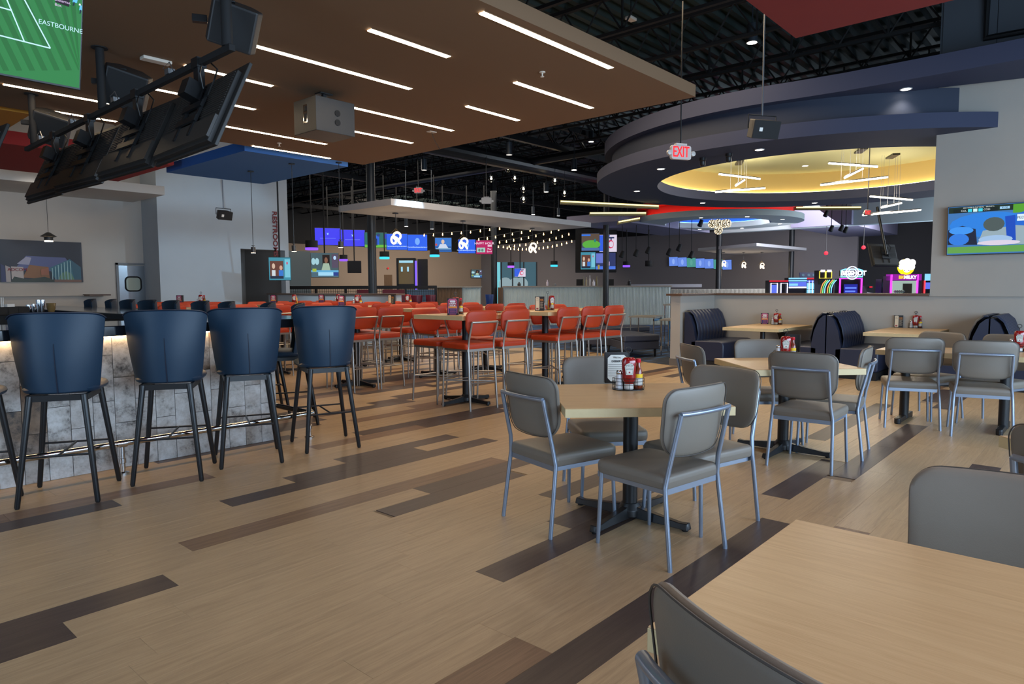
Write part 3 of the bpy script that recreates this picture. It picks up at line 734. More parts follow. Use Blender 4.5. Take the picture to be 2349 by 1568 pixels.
# ------------------------------------------------------------------ chairs and high stools (same family)
def make_chair(name, label, cat, group, seat_z, pad_m, met, foot=False, wr_=.24):
    """local origin = midpoint of the rear feet, facing +y"""
    t = thing(name, label, cat, group=group); k = seat_z-.46
    kx = wr_-.015; sz = seat_z; pw, ph, pc, tr, xw = (.47, .272, .243, .25, .192) if foot else (.52, .335, .278, .325, wr_-.035)
    def back_fn(u, v, w_):
        return (u, .010+v+.62*u*u-.13*(w_-pc-.022), sz+w_)
    ol = dense(rrect(pw, ph, .06, 7, 0, pc, rt=.07, rb=.11, taper=.05), .035); ol = [(u, w_-(.022*(1-(u/.26)**2) if w_ < pc-.06 else -.006*(1-(u/.26)**2))) for u, w_ in ol]
    q = MB(); q.pillow(ol, .042, back_fn, rings=(1, .985, .95, .88, .6, .3), n_exp=10); pad = q.build('backrest', pad_m, t, smooth=True)
    q = MB(); q.tube([Vector(back_fn(u*.992, -.016, pc+(w_-pc)*.985)) for u, w_ in ol], .0026, 5, closed=True); q.build('piping', M_piping if pad_m is M_grey_vinyl else pad_m, pad, smooth=True)
    ol2 = dense(rrect(.46, .49, .05, 5, 0, .285, rt=.06, rb=.03), .06)
    q = MB(); q.pillow(ol2, .072, lambda u, v, w_: (u, w_, sz-.027+v), rings=(1, .995, .985, .96, .9, .6, .3), n_exp=34, flat_back=True); q.build('seat', pad_m, t, smooth=True)
    q = MB(); zr = sz-.075
    for s_ in (-1, 1): q.box((s_*.2, .28, zr), (.02, .45, .03))
    q.box((0, .055, zr), (.42, .02, .03)); q.box((0, .505, zr), (.42, .02, .03)); q.build('seat_frame', met, t)
    top = sz+tr
    for s_ in (-1, 1):
        q = MB(); q.tube([(s_*wr_, 0, .0), (s_*wr_, 0, .012), (s_*(wr_-.012), .04, sz-.12), (s_*(wr_-.016), .048, sz-.05), (s_*(xw*.6+(wr_-.022)*.4), .035, sz+.05), (s_*xw, -.028, top)], .0125, 12); q.build('leg', met, t, smooth=True)
        q = MB(); q.tube([(s_*.222, .50, 0), (s_*.222, .50, .01), (s_*.205, .49, sz-.06)], .0095, 12, r2=.0125); q.build('leg', met, t, smooth=True)
        for (x, y) in ((s_*wr_, 0), (s_*.222, .5)):
            pass
    q = MB(); q.tube([(xw*math.sin(a)/math.sin(1.0), -.028-.022*(math.cos(a)-math.cos(1.0))/(1-math.cos(1.0)), top) for a in [-1+2*i/10 for i in range(11)]], .0128, 12); q.build('back_rail', met, t, smooth=True)
    if foot:
        q = MB(); z = .315
        q.tube([(-wr_+.01, .02, z), (wr_-.01, .02, z)], .008, 8); q.tube([(-.215, .495, z), (.215, .495, z)], .008, 8)
        q.tube([(-wr_+.01, .02, z), (0, .26, z), (-.215, .495, z)], .008, 8); q.tube([(wr_-.01, .02, z), (0, .26, z), (.215, .495, z)], .008, 8)
        q.build('foot_rest', met, t, smooth=True)
    return t
def ang(fx, fy): return math.atan2(-fx, fy)   # rotation that turns +y onto (fx, fy)
GG = 'grey vinyl chairs at the low tables'
ch0 = make_chair('dining_chair', 'grey chair left of the front table, back frame to the camera', 'chair', GG, .46, M_grey_vinyl, M_metal)
ch0.location = (2.991, 2.55, 0); ch0.rotation_euler.z = ang(.967, -.25)
for x, y, fx, fy, lab in [
    (3.2025,1.558,.149,.989,'grey chair nearest at the front table, its back frame and full seat in view'),
    (4.046,1.797,-.97,.23,'grey chair right of the front table, facing left, its pad overlapping the next table'),
    (4.09,2.81,-.66,-.75,'grey chair on the far side of the front table, half behind the menu and bottles'),
    (5.314,1.78,1,.03,'grey chair at the second table with its back frame to the camera'),
    (6.178,1.524,-.147,.989,'grey chair seen from the side at the right corner of the second table'),
    (5.47,2.79,.75,-.66,'grey chair at the left corner of the second table, seen edge-on'),
    (6.43,2.54,-.75,-.66,'grey chair behind the second table, in front of the navy booth bench'),
    (7.605,1.465,.94,.35,'grey chair at the long right table, left of the two with back frames showing'),
    (7.54,.885,.97,.25,'grey chair at the long right table, right of the two with back frames showing'),
    (8.70,1.41,-.92,.39,'grey chair behind the long right table, left of the two facing the camera'),
    (8.63,.80,-.93,.37,'grey chair behind the long right table, right of the two facing the camera'),
    (.908,.368,.92,-.4,'grey chair in the bottom foreground, its huge curved pad covering the near table corner'),
    (2.175,.155,-1,-.02,'grey chair across the foreground table, large plain pad at the right edge'),
    (2.96,.06,.9,-.43,'grey chair cut by the right edge, metal frame corner above the big pad'),
    (4.02,.13,-.6,-.8,'grey chair cut by the right edge, only a sliver of pad beside the table leg')]:
    dup(ch0, (x, y, 0), ang(fx, fy), lab)
st0 = make_chair('high_chair', 'orange high chair at the first high table, nearest to the camera', 'bar stool', 'orange high chairs at the high tables', .77, M_orange, M_metalw, foot=True, wr_=.205)
st0.location = (5.66, 5.46, 0); st0.rotation_euler.z = ang(.10, .99)

# ------------------------------------------------------------------ tables
def base_x(t, h, r=.4, cr=.045):
    q = MB(); q.lathe([(cr, .05), (cr, h)], (0,0,0), 20); q.build('pedestal', M_black, t, smooth=True)
    q = MB()
    for i in range(4):
        a = PI/2*i; R = Matrix.Rotation(a, 3, 'Z')
        prof = [(0.02, .03, .085), (.12, .03, .07), (.25, .026, .055), (r-.06, .026, .045), (r-.01, .03, .05), (r, .022, .02)]
        vs = []
        for d, hw, z in prof:
            for (yy, zz) in ((-hw, .012), (-hw*.7, z), (hw*.7, z), (hw, .012)): vs.append(R @ Vector((d, yy, zz)))
        fs = []
        for j in range(len(prof)-1):
            for k in range(4): fs.append((j*4+k, j*4+(k+1) % 4, (j+1)*4+(k+1) % 4, (j+1)*4+k))
        fs += [(0,3,2,1), (20,21,22,23)]
        q.add(vs, fs); 
        f = R @ Vector((r-.03, 0, 0)); q.lathe([(.02, 0), (.02, .015)], f, 10)
    q.lathe([(cr+.03, .02), (cr+.03, .06), (cr+.005, .1)], (0,0,0), 20)
    q.build('base', M_black, t, smooth=True, bevel=.003)
    q = MB(); q.box((0, 0, h+.006), (.3, .05, .012)); q.box((0, 0, h+.006), (.05, .3, .012)); q.build('top_bracket', M_black, t)
def top_mesh(w_, d, th, t, rot=0, z=0):
    q = MB(); e = .006
    q.box((0, 0, z-.0015), (w_-.002, d-.002, .003)); q.mi = 1; q.box((0, 0, z-.003-(th-.003)/2), (w_, d, th-.003))
    o = q.build('tabletop', [M_top, M_edge], t, bevel=.003); o.rotation_euler.z = rot; return o
def table_square(name, label, x, y, z, w_=.93, d=.93, rot=0, th=.05, group=None, cat='table', base_rot=0):
    t = thing(name, label, cat, (x, y, 0), 0, group)
    base_x(t, z-th-.012); top_mesh(w_, d, th, t, rot, z); return t
table_square('dining_table', 'square maple table in the centre with menu and ketchup caddy on it', 3.54, 2.18, .76, rot=PI/4, group='square low maple tables')
table_square('dining_table', 'square maple table behind and right of the central one', 5.87, 2.1, .76, .9, .9, rot=PI/4, group='square low maple tables')
table_square('dining_table', 'square maple table of which one corner shows at the right edge', 3.57, -.30, .76, rot=PI/4, group='square low maple tables')
t4 = table_square('dining_table', 'big maple table top filling the lower right foreground', 1.505, .14, .76, .80, 1.0, rot=0, group='square low maple tables')
t3 = thing('dining_table', 'long maple table at the right under two grey chairs, on two black T bases', 'table', (8.09, 1.2, 0))
top_mesh(.72, 1.30, .05, t3, 0, .76)
for yy in (.44, -.42):
    q = MB(); q.lathe([(.045, .03), (.045, .70)], (.0, yy, 0), 20); q.build('pedestal', M_black, t3, smooth=True)
    q = MB(); q.box((.0, yy, .035), (.56, .06, .05)); 
    for s_ in (-1, 1): q.lathe([(.03, 0), (.03, .05), (.02, .06)], (s_*.27, yy, 0), 12)
    q.build('base', M_black, t3, bevel=.01)
HT = [  # high tables
    (5.90,6.00,'first high table, nearest the camera, with a pink menu on it'),(7.50,6.03,'high table right of the first one, with a dark dessert menu'),(8.43,6.03,'rightmost high table, behind three orange backs'),
    (5.93,8.28,'high table in the second row, hidden behind two framed orange backs'),(7.43,8.20,'high table in the second row with its long pale edge in view'),(8.50,8.15,'high table in the second row, furthest right'),
    (5.95,10.6,'high table in the third row, behind the navy stool'),(7.45,10.55,'high table in the third row with a red menu'),(8.55,10.5,'high table in the third row with a cream menu'),
    (7.4,12.9,'high table in the fourth row, left of the pair'),(8.5,12.9,'high table in the fourth row, right of the pair'),(6.2,14.6,'high table in the last row near the left wall'),(5.0,12.3,'high table at the left end, partly behind the navy backs')]
h0 = None
for x, y, lab in HT:
    if h0 is None:
        h0 = table_square('high_table', lab+', square maple top', x, y, 1.09, .93, .85, 0, .05, group='square maple high tables', cat='table'); 
        h0.children
    else: dup(h0, (x, y, 0), 0, lab+', square maple top')
# stools round the high tables: (x, y, facing +1 away from the camera / -1 towards it, text)
HS = []
for (a, y, s_, row, side) in [((6.20,),5.42,1,'first','near'),((7.33,7.88,8.43),5.46,1,'first','near'),((5.79,6.32,7.53,8.03,8.51),6.62,-1,'first','far'),
     ((5.67,6.12,7.2,7.72,8.3,8.82),7.70,1,'second','near'),((5.67,6.2,7.2,7.72,8.3,8.82),8.85,-1,'second','far'),
     ((5.7,6.2,7.2,7.75,8.35,8.87),10.0,1,'third','near'),((5.7,6.2,7.2,7.75,8.35,8.87),11.15,-1,'third','far'),
     ((7.15,7.7,8.25,8.8),12.35,1,'fourth','near'),((7.15,7.7,8.25,8.8),13.5,-1,'fourth','far'),((5.95,6.5),14.1,1,'last','near'),((5.95,6.5),15.15,-1,'last','far'),((4.75,5.3),11.75,1,'left-end','near'),((4.75,5.3),12.9,-1,'left-end','far')]:
    HS.append((a, y, s_, row, side))
numw = ['first','second','third','fourth','fifth','sixth']
def from_left(i, n):
    if n == 1: return 'beside the nearest'
    return 'leftmost' if i == 0 else ('rightmost' if i == n-1 else numw[i]+' from left')
cnt = 0
for a, y, s_, row, side in HS:
    for i, x in enumerate(a):
        j = (random.random()-.5)*.16
        yy = y if s_ > 0 else y
        lab = 'orange high chair, %s row of high tables, %s side, %s' % (row, side, from_left(i, len(a)))
        dup(st0, (x+j*.2, yy+.0, 0), ang(j+.05, .99) if s_ > 0 else ang(j, -.99), lab)
# ------------------------------------------------------------------ booths
def booth_profile(y0, sgn, depth_back=.24, seat_d=.52, H=.98, SH=.46):
    pass
def booth(name, label, x0, x1, ya, sides, H=.99):
    """ya = list of (y of back plane, direction of the seat +1/-1)"""
    t = thing(name, label, 'booth', (x0, ya[0][0], 0), 0, 'navy booth benches along the right wall')
    for (yb, s_) in ya:
        q = MB(); q.prism([(0, 0), (x1-x0, 0), (x1-x0, s_*.72), (0, s_*.72)], 0, .12); o = q.build('plinth', M_blackm, t); o.location = (0, yb-ya[0][0], 0)
        # seat
        q = MB(); yo = yb-ya[0][0]
        prof = [(.12, .12), (.72, .12), (.74, .16), (.74, .40), (.72, .455), (.66, .475), (.2, .47), (.12, .46)]
        vs = []; n = len(prof)
        for x in (0, x1-x0):
            for d, z in prof: vs.append((x, yo+s_*d, z))
        q.add(vs, [tuple(range(n)), tuple(range(2*n-1, n-1, -1))]+[(i, (i+1) % n, n+(i+1) % n, n+i) for i in range(n)]); q.build('seat', M_navy2, t, smooth=True, bevel=.02)
        # end panel / core of the back
        q = MB(); prof = [(0, .12), (.2, .12), (.21, .5), (.17, .72), (.10, .90), (.03, .965), (0, .97)]
        vs = []; n = len(prof)
        for x in (0, x1-x0):
            for d, z in prof: vs.append((x, yo+s_*d, z))
        q.add(vs, [tuple(range(n)), tuple(range(2*n-1, n-1, -1))]+[(i, (i+1) % n, n+(i+1) % n, n+i) for i in range(n)]); q.build('back_core', M_navy2, t, smooth=True)
        # vertical channels
        nch = 9; cw = (x1-x0-.06)/nch
        for k in range(nch):
            q = MB(); vs = []; path = [(.215, .45), (.235, .6), (.20, .78), (.14, .92), (.06, .995), (0.0, .99)]
            m_ = 7
            for j in range(m_):
                u = -1+2*j/(m_-1); bul = .028*(1-u*u)**.5
                for (d, z) in path:
                    k2 = 1+bul/.25
                    vs.append((.06+cw*(k+.5)+u*cw/2*.98, yo+s_*(d+bul*.8), z+(bul*.6 if z > .8 else 0)))
            L = len(path); fs = [(j*L+i, j*L+i+1, (j+1)*L+i+1, (j+1)*L+i) for j in range(m_-1) for i in range(L-1)]
            q.add(vs, fs); q.build('channel', M_navy2, t, smooth=True)
    return t
booth('booth_bench', 'navy channel-back booth bench against the return wall, leftmost', 11.2, 12.44, [(5.80, -1)], 1)
booth('booth_bench', 'navy double-sided booth bench between the two wall tables', 11.2, 12.44, [(3.40, 1), (3.38, -1)], 2)
booth('booth_bench', 'navy double-sided booth bench furthest right, behind the grey chairs', 11.2, 12.44, [(1.30, 1), (1.28, -1)], 2)
for (y, wd, lab) in ((4.46, .93, 'maple booth table fixed to the wall, between the first two navy benches'), (2.36, .82, 'maple booth table fixed to the wall, right of the double bench')):
    t = thing('booth_table', lab, 'table', (11.65, y, 0))
    top_mesh(1.6, wd, .05, t, 0, .745)
    q = MB(); q.lathe([(.04, .03), (.04, .69)], (-.25, .0, 0), 16); q.build('pedestal', M_black, t, smooth=True)
    q = MB(); q.box((-.25, 0, .03), (.06, .6, .04)); q.build('base', M_black, t, bevel=.01)
    q = MB(); q.add([(.77, -.03, .69), (.77, .03, .69), (.4, -.03, .69), (.4, .03, .69), (.77, -.03, .3), (.77, .03, .3)], [(0,2,4), (1,5,3), (0,1,3,2), (2,3,5,4), (0,4,5,1)]); q.build('wall_bracket', M_black, t)

# ================================================================== CONDIMENTS AND MENUS
M_ketch = mat('ketchup_red', (140, 12, 14), rough=.18, spec=.7, coat=.4)
M_must = mat('mustard_yellow', (232, 178, 18), rough=.3)
M_capw = mat('cap_white', (225, 222, 215), rough=.4); M_capr = mat('cap_red', (190, 20, 40), rough=.35)
M_salt = mat('salt_white', (214, 216, 220), rough=.5); M_amber = mat('amber_sauce', (120, 44, 14), rough=.2, spec=.7)
M_label = mat('paper_label', (214, 214, 206), rough=.6); M_green = mat('label_green', (92, 130, 112), rough=.6); M_labely = mat('label_yellow', (236, 196, 30), rough=.6)
M_ink = mat('ink_black', (28, 28, 32), rough=.7); M_inkr = mat('ink_red', (150, 40, 50), rough=.6)
M_clearg = mat('shaker_glass', (190, 198, 205), rough=.08, spec=.8); M_pepper = mat('pepper', (88, 80, 70), rough=.5)
CG = 'condiments in wire caddies'
def rack_proto():
    t = thing('wire_caddy', 'black wire condiment caddy with ring handle on the central table', 'caddy', group='wire condiment caddies')
    def oval(r, z, n=24): return [(r*math.cos(2*PI*i/n), r*.62*math.sin(2*PI*i/n), z) for i in range(n)]
    q = MB(); 
    for z in (.012, .035, .055, .075): q.tube(oval(.1, z), .0016, 5, closed=True)
    for i in range(12):
        a = 2*PI*i/12; x, y = .1*math.cos(a), .062*math.sin(a); q.tube([(x, y, .004), (x, y, .075)], .0014, 4)
    q.build('wire_basket', M_black, t, smooth=True)
    q = MB(); q.prism([(.1*math.cos(2*PI*i/24), .062*math.sin(2*PI*i/24)) for i in range(24)], .001, .005); q.build('tray', M_black, t)
    q = MB(); q.tube([(0, 0, .005), (0, 0, .235)], .0028, 6); q.tube([(.018*math.cos(2*PI*i/14), 0, .253+.018*math.sin(2*PI*i/14)) for i in range(14)], .0028, 6, closed=True); q.build('handle', M_black, t, smooth=True)
    return t
def ketchup_proto():
    t = thing('ketchup_bottle', 'red ketchup bottle with white keystone label in the central caddy', 'bottle', group=CG)
    q = MB(); q.lathe([(.001, .028), (.022, .03), (.033, .05), (.037, .07), (.034, .085), (.036, .11), (.037, .14), (.034, .158), (.024, .166), (.001, .167)], (0,0,0), 24, sy=.6); q.build('body', M_ketch, t, smooth=True)
    q = MB(); q.lathe([(.001, 0), (.022, 0), (.025, .004), (.024, .028), (.001, .03)], (0,0,0), 20, sy=.75); q.build('cap', M_capw, t, smooth=True)
    q = MB(); key = [(-.017,.078), (.017,.078), (.024,.122), (.02,.126), (.014,.134), (0,.138), (-.014,.134), (-.02,.126), (-.024,.122)]
    q.sheet([(x, -.0226, z) for x, z in key], .0012, (0,-1,0)); lb = q.build('label', M_label, t)
    q = MB(); k2 = [(x*.86, (z-.108)*.88+.108) for x, z in key]; q.sheet([(x, -.0240, z) for x, z in k2], .0004, (0,-1,0)); q.build('label_border', M_green, lb)
    q = MB(); k2 = [(x*.78, (z-.108)*.80+.108) for x, z in key]; q.sheet([(x, -.0245, z) for x, z in k2], .0004, (0,-1,0)); q.build('label_field', M_label, lb)
    for s_, z, sz in (('HEINZ', .124, .0105), ('TOMATO', .113, .0075), ('KETCHUP', .1055, .007)):
        o = text_mesh(s_, sz, M_ink, 'lettering', .0002); o.parent = lb; o.location = (0, -.0251, z); o.rotation_euler = (PI/2, 0, 0)
    q = MB(); q.lathe([(0,-.0252), (.0045,-.0252), (.0045,-.025), (0,-.025)], (0,0,0), 12, axis='y'); o = q.build('tomato_mark', M_inkr, lb); o.location = (0, 0, .091)
    t.scale = (1.22,)*3
    return t
def mustard_proto():
    t = thing('mustard_bottle', 'yellow squeeze bottle', 'bottle', group=CG)
    q = MB(); q.lathe([(.001, 0), (.022, 0), (.025, .006), (.025, .05), (.021, .075), (.025, .1), (.02, .118), (.012, .128), (.011, .135), (.001, .135)], (0,0,0), 20); q.build('body', M_must, t, smooth=True)
    q = MB(); q.lathe([(.013, .135), (.013, .145), (.005, .158), (.003, .17), (.0, .17)], (0,0,0), 16); q.build('nozzle', M_must, t, smooth=True)
    q = MB(); q.sheet([(-.014, -.0245, .03), (.014, -.0245, .03), (.014, -.0225, .062), (-.014, -.0225, .062)], .002, (0,-1,0)); q.build('label', M_inkr, t)
    t.scale = (1.12,)*3
    return t
def shaker_proto():
    t = thing('salt_shaker', 'glass salt shaker', 'shaker', group=CG)
    q = MB(); q.lathe([(.001, 0), (.02, 0), (.021, .004), (.014, .075), (.013, .082), (.001, .082)], (0,0,0), 10); q.build('glass', M_salt, t)
    q = MB(); q.lathe([(.0145, .08), (.0155, .083), (.0155, .094), (.012, .101), (.001, .103)], (0,0,0), 16); q.build('lid', M_chrome, t, smooth=True)
    t.scale = (1.18,)*3
    return t
def pepper_proto():
    t = thing('pepper_shaker', 'glass pepper shaker', 'shaker', group=CG)
    q = MB(); q.lathe([(.001, 0), (.019, 0), (.02, .004), (.014, .07), (.001, .074)], (0,0,0), 10); q.build('glass', M_pepper, t)
    q = MB(); q.lathe([(.0145, .07), (.0155, .074), (.0155, .086), (.012, .092), (.001, .094)], (0,0,0), 16); q.build('lid', M_chrome, t, smooth=True)
    t.scale = (1.15,)*3
    return t
def hot_proto():
    t = thing('sauce_bottle', 'amber hot sauce bottle', 'bottle', group=CG)
    q = MB(); q.lathe([(.001, 0), (.02, 0), (.022, .005), (.022, .085), (.016, .108), (.011, .12), (.010, .142), (.001, .142)], (0,0,0), 20); q.build('body', M_amber, t, smooth=True)
    q = MB(); q.lathe([(.0125, .14), (.0135, .142), (.0135, .16), (.001, .162)], (0,0,0), 16); q.build('cap', M_capr, t, smooth=True)
    q = MB(); q.lathe([(.0224, .02), (.0226, .02), (.0226, .06), (.0224, .06)], (0,0,0), 20); q.build('label', M_label, t, smooth=True)
    q = MB(); q.lathe([(.0224, .061), (.0227, .061), (.0227, .08), (.0224, .08)], (0,0,0), 20); q.build('label_band', M_labely, t, smooth=True)
    t.scale = (1.2,)*3
    return t
PROTO = {}
def make(kind, fn, loc, rz, label):
    if kind not in PROTO:
        PROTO[kind] = fn(); o = PROTO[kind]; o.location = loc; o.rotation_euler.z = rz; o['label'] = label; snapshot(o); return o
    return dup(PROTO[kind], loc, rz, label)
def caddy(p, rz, where, items='ksmph'):
    c = math.cos(rz); s_ = math.sin(rz)
    def W(x, y): return (p[0]+x*c-y*s_, p[1]+x*s_+y*c, p[2]+.0055)
    make('rack', rack_proto, (p[0], p[1], p[2]), rz, 'black wire condiment caddy with ring handle, '+where)
    if 's' in items: make('salt', shaker_proto, W(-.060, -.018), rz, 'glass salt shaker with steel lid, '+where)
    if 'k' in items: make('ket', ketchup_proto, W(.0, -.03), rz, 'red ketchup bottle with white keystone label, '+where)
    if 'h' in items: make('hot', hot_proto, W(.062, -.004), rz, 'amber sauce bottle with bright red cap, '+where)
    if 'm' in items: make('mus', mustard_proto, W(.034, .03), rz, 'yellow mustard squeeze bottle, '+where)
    if 'p' in items: make('pep', pepper_proto, W(-.036, .026), rz, 'glass pepper shaker with steel lid, '+where)
    if 'K' in items: make('ket', ketchup_proto, W(.06, .0), rz, 'red ketchup bottle with white keystone label, '+where)
M_menuk = mat('menu_black', (26, 24, 26), rough=.35); M_cream = mat('menu_cream', (216, 196, 164), rough=.5); M_mred = mat('menu_red', (150, 36, 50), rough=.45)
M_mor = mat('menu_orange', (224, 140, 50), rough=.5); M_mnavy = mat('menu_navy', (44, 52, 100), rough=.5); M_mpink = mat('menu_pink', (190, 90, 130), rough=.45); M_mwhite = mat('menu_white', (226, 222, 224), rough=.5)
def menu(p, rz, kind, label, h=.2, wd=.125):
    t = thing('table_menu', label, 'menu', p, rz, 'table menu stands')
    q = MB(); q.sheet([(-wd/2, 0, 0), (wd/2, 0, 0), (wd/2, 0, h), (-wd/2, 0, h)], .004, (0,1,0)); q.sheet([(-wd/2, 0.004, 0), (-wd/2, .06, 0), (-wd/2, .06, h), (-wd/2, .004, h)], .004, (-1,0,0)); 
    q.sheet([(wd/2-.004, 0.004, 0), (wd/2-.004, .06, 0), (wd/2-.004, .06, h), (wd/2-.004, .004, h)], .004, (1,0,0)); q.build('stand', M_menuk, t)
    def card(x0, x1, z0, z1, m, y=-.0008, cut=0, nm='card'):
        q = MB(); c_ = cut
        q.sheet([(x0+c_, y, z0), (x1-c_, y, z0), (x1, y, z0+c_), (x1, y, z1-c_), (x1-c_, y, z1), (x0+c_, y, z1), (x0, y, z1-c_), (x0, y, z0+c_)] if c_ else [(x0, y, z0), (x1, y, z0), (x1, y, z1), (x0, y, z1)], .0006, (0,-1,0)); return q.build(nm, m, t)
    def wr(s_, sz, z, m, x=0, y=-.0028, xs=1, b=0):
        o = text_mesh(s_, sz, m, 'lettering', .0002, bold=b, xs=xs); o.parent = t; o.location = (x, y, z); o.rotation_euler = (PI/2, 0, 0)
    a = wd/2
    if kind == 'dessert':
        card(-a+.014, a-.014, .012, h-.018, M_label, cut=.022)
        wr("We've", .02, h-.036, M_ink, -.004); wr('DESSERTS', .0185, h-.062, M_ink, b=.0006)
        for i in range(7): card(-a+.018, a-.018-.01*(i % 3), h-.084-i*.013, h-.0815-i*.013, M_ink, y=-.0016, nm='text_line')
    elif kind == 'happy':
        card(-a+.006, a-.006, .006, h-.006, M_mpink, cut=.02); card(-a+.012, a-.012, .10, h-.03, M_mred, y=-.0014); card(-.034, .034, h-.05, h-.026, M_mwhite, y=-.002, cut=.008)
        wr('HAPPY', .027, h-.066, M_mwhite, b=.001); wr('HOUR', .025, h-.090, M_mwhite, b=.001)
        card(-a+.012, a-.01, .082, .104, M_mor, y=-.0018); card(-a+.014, a-.014, .014, .078, M_mnavy, y=-.0018)
        for i in range(5): card(-a+.03, a-.022-.008*(i % 2), .066-i*.011, .0685-i*.011, M_mpink, y=-.0026, nm='text_line')
    else:
        card(-a+.005, -.002, .008, h-.008, M_cream, cut=.010)
        wr('BEST', .012, h-.03, M_ink, -.031); wr('DESSERTS', .0085, h-.05, M_ink, -.031)
        card(-.048, -.016, .02, .04, M_mred, y=-.0016, cut=.008)
        wr('SWEET', .015, h-.042, M_mor, .031, b=.0006); wr('THINGS', .013, h-.060, M_mor, .031, b=.0006)
        for i in range(8): card(.01, .052-.006*(i % 3), h-.08-i*.012, h-.0775-i*.012, M_cream, y=-.0016, nm='text_line')
    return t
VR = YAW-PI/2
p = P(1441, 893, .76); caddy(p, VR-.05, 'on the central table', 'kshmp')
p = P(1416, 878, .76); menu((p.x, p.y, .76), VR-.02, 'dessert', 'black menu stand with pale dessert card behind the ketchup on the central table', .21, .16)
p = P(1801, 823, .76); caddy(p, VR-.3, 'on the second grey table', 'kshmp')
p = P(1818, 815, .76); t = menu((p.x, p.y, .76), VR+2.6, 'dessert', 'black menu stand seen from behind, on the second grey table', .2, .13)
p = P(2336, 806, .76); caddy(p, VR-.55, 'at the right edge on the long table', 'kshm')
p = P(1781, 744, .745); caddy(p, VR-.6, 'on the left booth table', 'smkhp')
p = P(1754, 743, .745); menu((p.x, p.y, .745), VR-.4, 'happy', 'small black menu stand with red and orange card on the left booth table')
p = P(2100, 752, .745); caddy(p, VR-.6, 'on the right booth table', 'smkhp')
p = P(2061, 751, .745); menu((p.x, p.y, .745), VR-.5, 'sweet', 'small black menu stand with cream card on the right booth table')
for i, (cx_, mx_, kd, where, it) in enumerate([((5.86, 6.13), (5.62, 5.93), 'happy', 'on the first high table', 'kmhsp'), ((7.72, 6.16), (7.44, 6.08), 'sweet', 'on the high table right of the first', 'smhK'),
        ((7.62, 10.62), (7.30, 10.66), 'happy', 'on a third-row high table, left', 'skh'), ((8.72, 10.5), (8.42, 10.62), 'sweet', 'on a third-row high table, right', 'mkh'),
        ((8.72, 12.85), (8.36, 12.95), 'happy', 'on a fourth-row high table, right', 'mks'), ((7.62, 12.8), (7.26, 13.0), 'happy', 'on a fourth-row high table, left', 'kmp'),
        ((6.45, 14.5), (6.08, 14.7), 'happy', 'on the far left high table', 'skh')]):
    caddy((cx_[0], cx_[1], 1.09), VR+.2, where, it)
    menu((mx_[0], mx_[1], 1.09), VR+(-.15 if i else -.12), kd, {'happy':'red and pink', 'sweet':'black and cream'}[kd]+' menu stand '+where, .2, .125)

# ================================================================== SCREENS
def E_(c, s_=1.): return emit('screen_%d_%d_%d' % c, c, s_)
M_tvback = mat('tv_back_plastic', (44, 42, 40), rough=.45); M_bezel = mat('tv_bezel', (14, 14, 15), rough=.3)
def tv(name, label, loc, rz, tilt, w_, h, content=None, group=None, back=False, z_off=0):
    """local: screen faces -y, centre at origin"""
    t = thing(name, label, 'screen', loc, rz, group); t.rotation_euler = (tilt, 0, rz)
    q = MB(); q.box((0, .012, 0), (w_, .024, h)); q.box((0, .04, -.04*h), (w_*.9, .035, h*.86)); q.build('casing', M_tvback if back else M_bezel, t, bevel=.004)
    if back:
        q = MB(); n = 16
        for i in range(n): q.box((0, .060, -.1*h+h*.5*i/n), (w_*.86, .006, h*.012))
        q.box((0, .066, -.30*h), (w_*.9, .02, h*.26)); q.build('vent_ribs', mat('tv_ribs', (56, 52, 48), rough=.45), t)
        q = MB(); q.box((-.13, .075, 0), (.035, .02, .42)); q.box((.13, .075, 0), (.035, .02, .42)); q.box((0, .09, .04), (.36, .015, .05)); q.box((0, .09, -.08), (.36, .015, .05)); q.build('mount_bracket', M_black, t)
        q = MB(); q.tube([(-.2, .08, .1), (-.26, .1, .2), (-.15, .08, .33), (0.02, .09, .42)], .006, 6); q.build('cable', M_blackm, t)
    q = MB(); q.sheet([(-w_/2+.008, -.0005, -h/2+.012), (w_/2-.008, -.0005, -h/2+.012), (w_/2-.008, -.0005, h/2-.008), (-w_/2+.008, -.0005, h/2-.008)], .001, (0,-1,0))
    c0 = content[0] if content else (10, 12, 20)
    scr = q.build('display', E_(c0) if content else M_bezel, t)
    if content and len(content) > 1:
        mats = []; q = MB()
        for i, (poly, col) in enumerate(content[1]):
            m = E_(col)
            if m not in mats: mats.append(m)
            q.mi = mats.index(m); q.sheet([(x*w_, -.002-.0006*i, z*h) for x, z in poly], .0003, (0,-1,0))
        q.build('picture', mats, scr)
    if content and len(content) > 2:
        for s_, x, z, sz, col, rot in content[2]:
            o = text_mesh(s_, sz, E_(col), 'lettering', .0003); o.parent = scr; o.location = (x*w_, -.002-.0006*len(content[1])-.0015, z*h); o.rotation_euler = (PI/2, -rot, 0)
    return t
def R4(x0, x1, z0, z1): return [(x0, z0), (x1, z0), (x1, z1), (x0, z1)]
def disc(cx, cz, rx, rz_, n=16): return [(cx+rx*math.cos(2*PI*i/n), cz+rz_*math.sin(2*PI*i/n)) for i in range(n)]
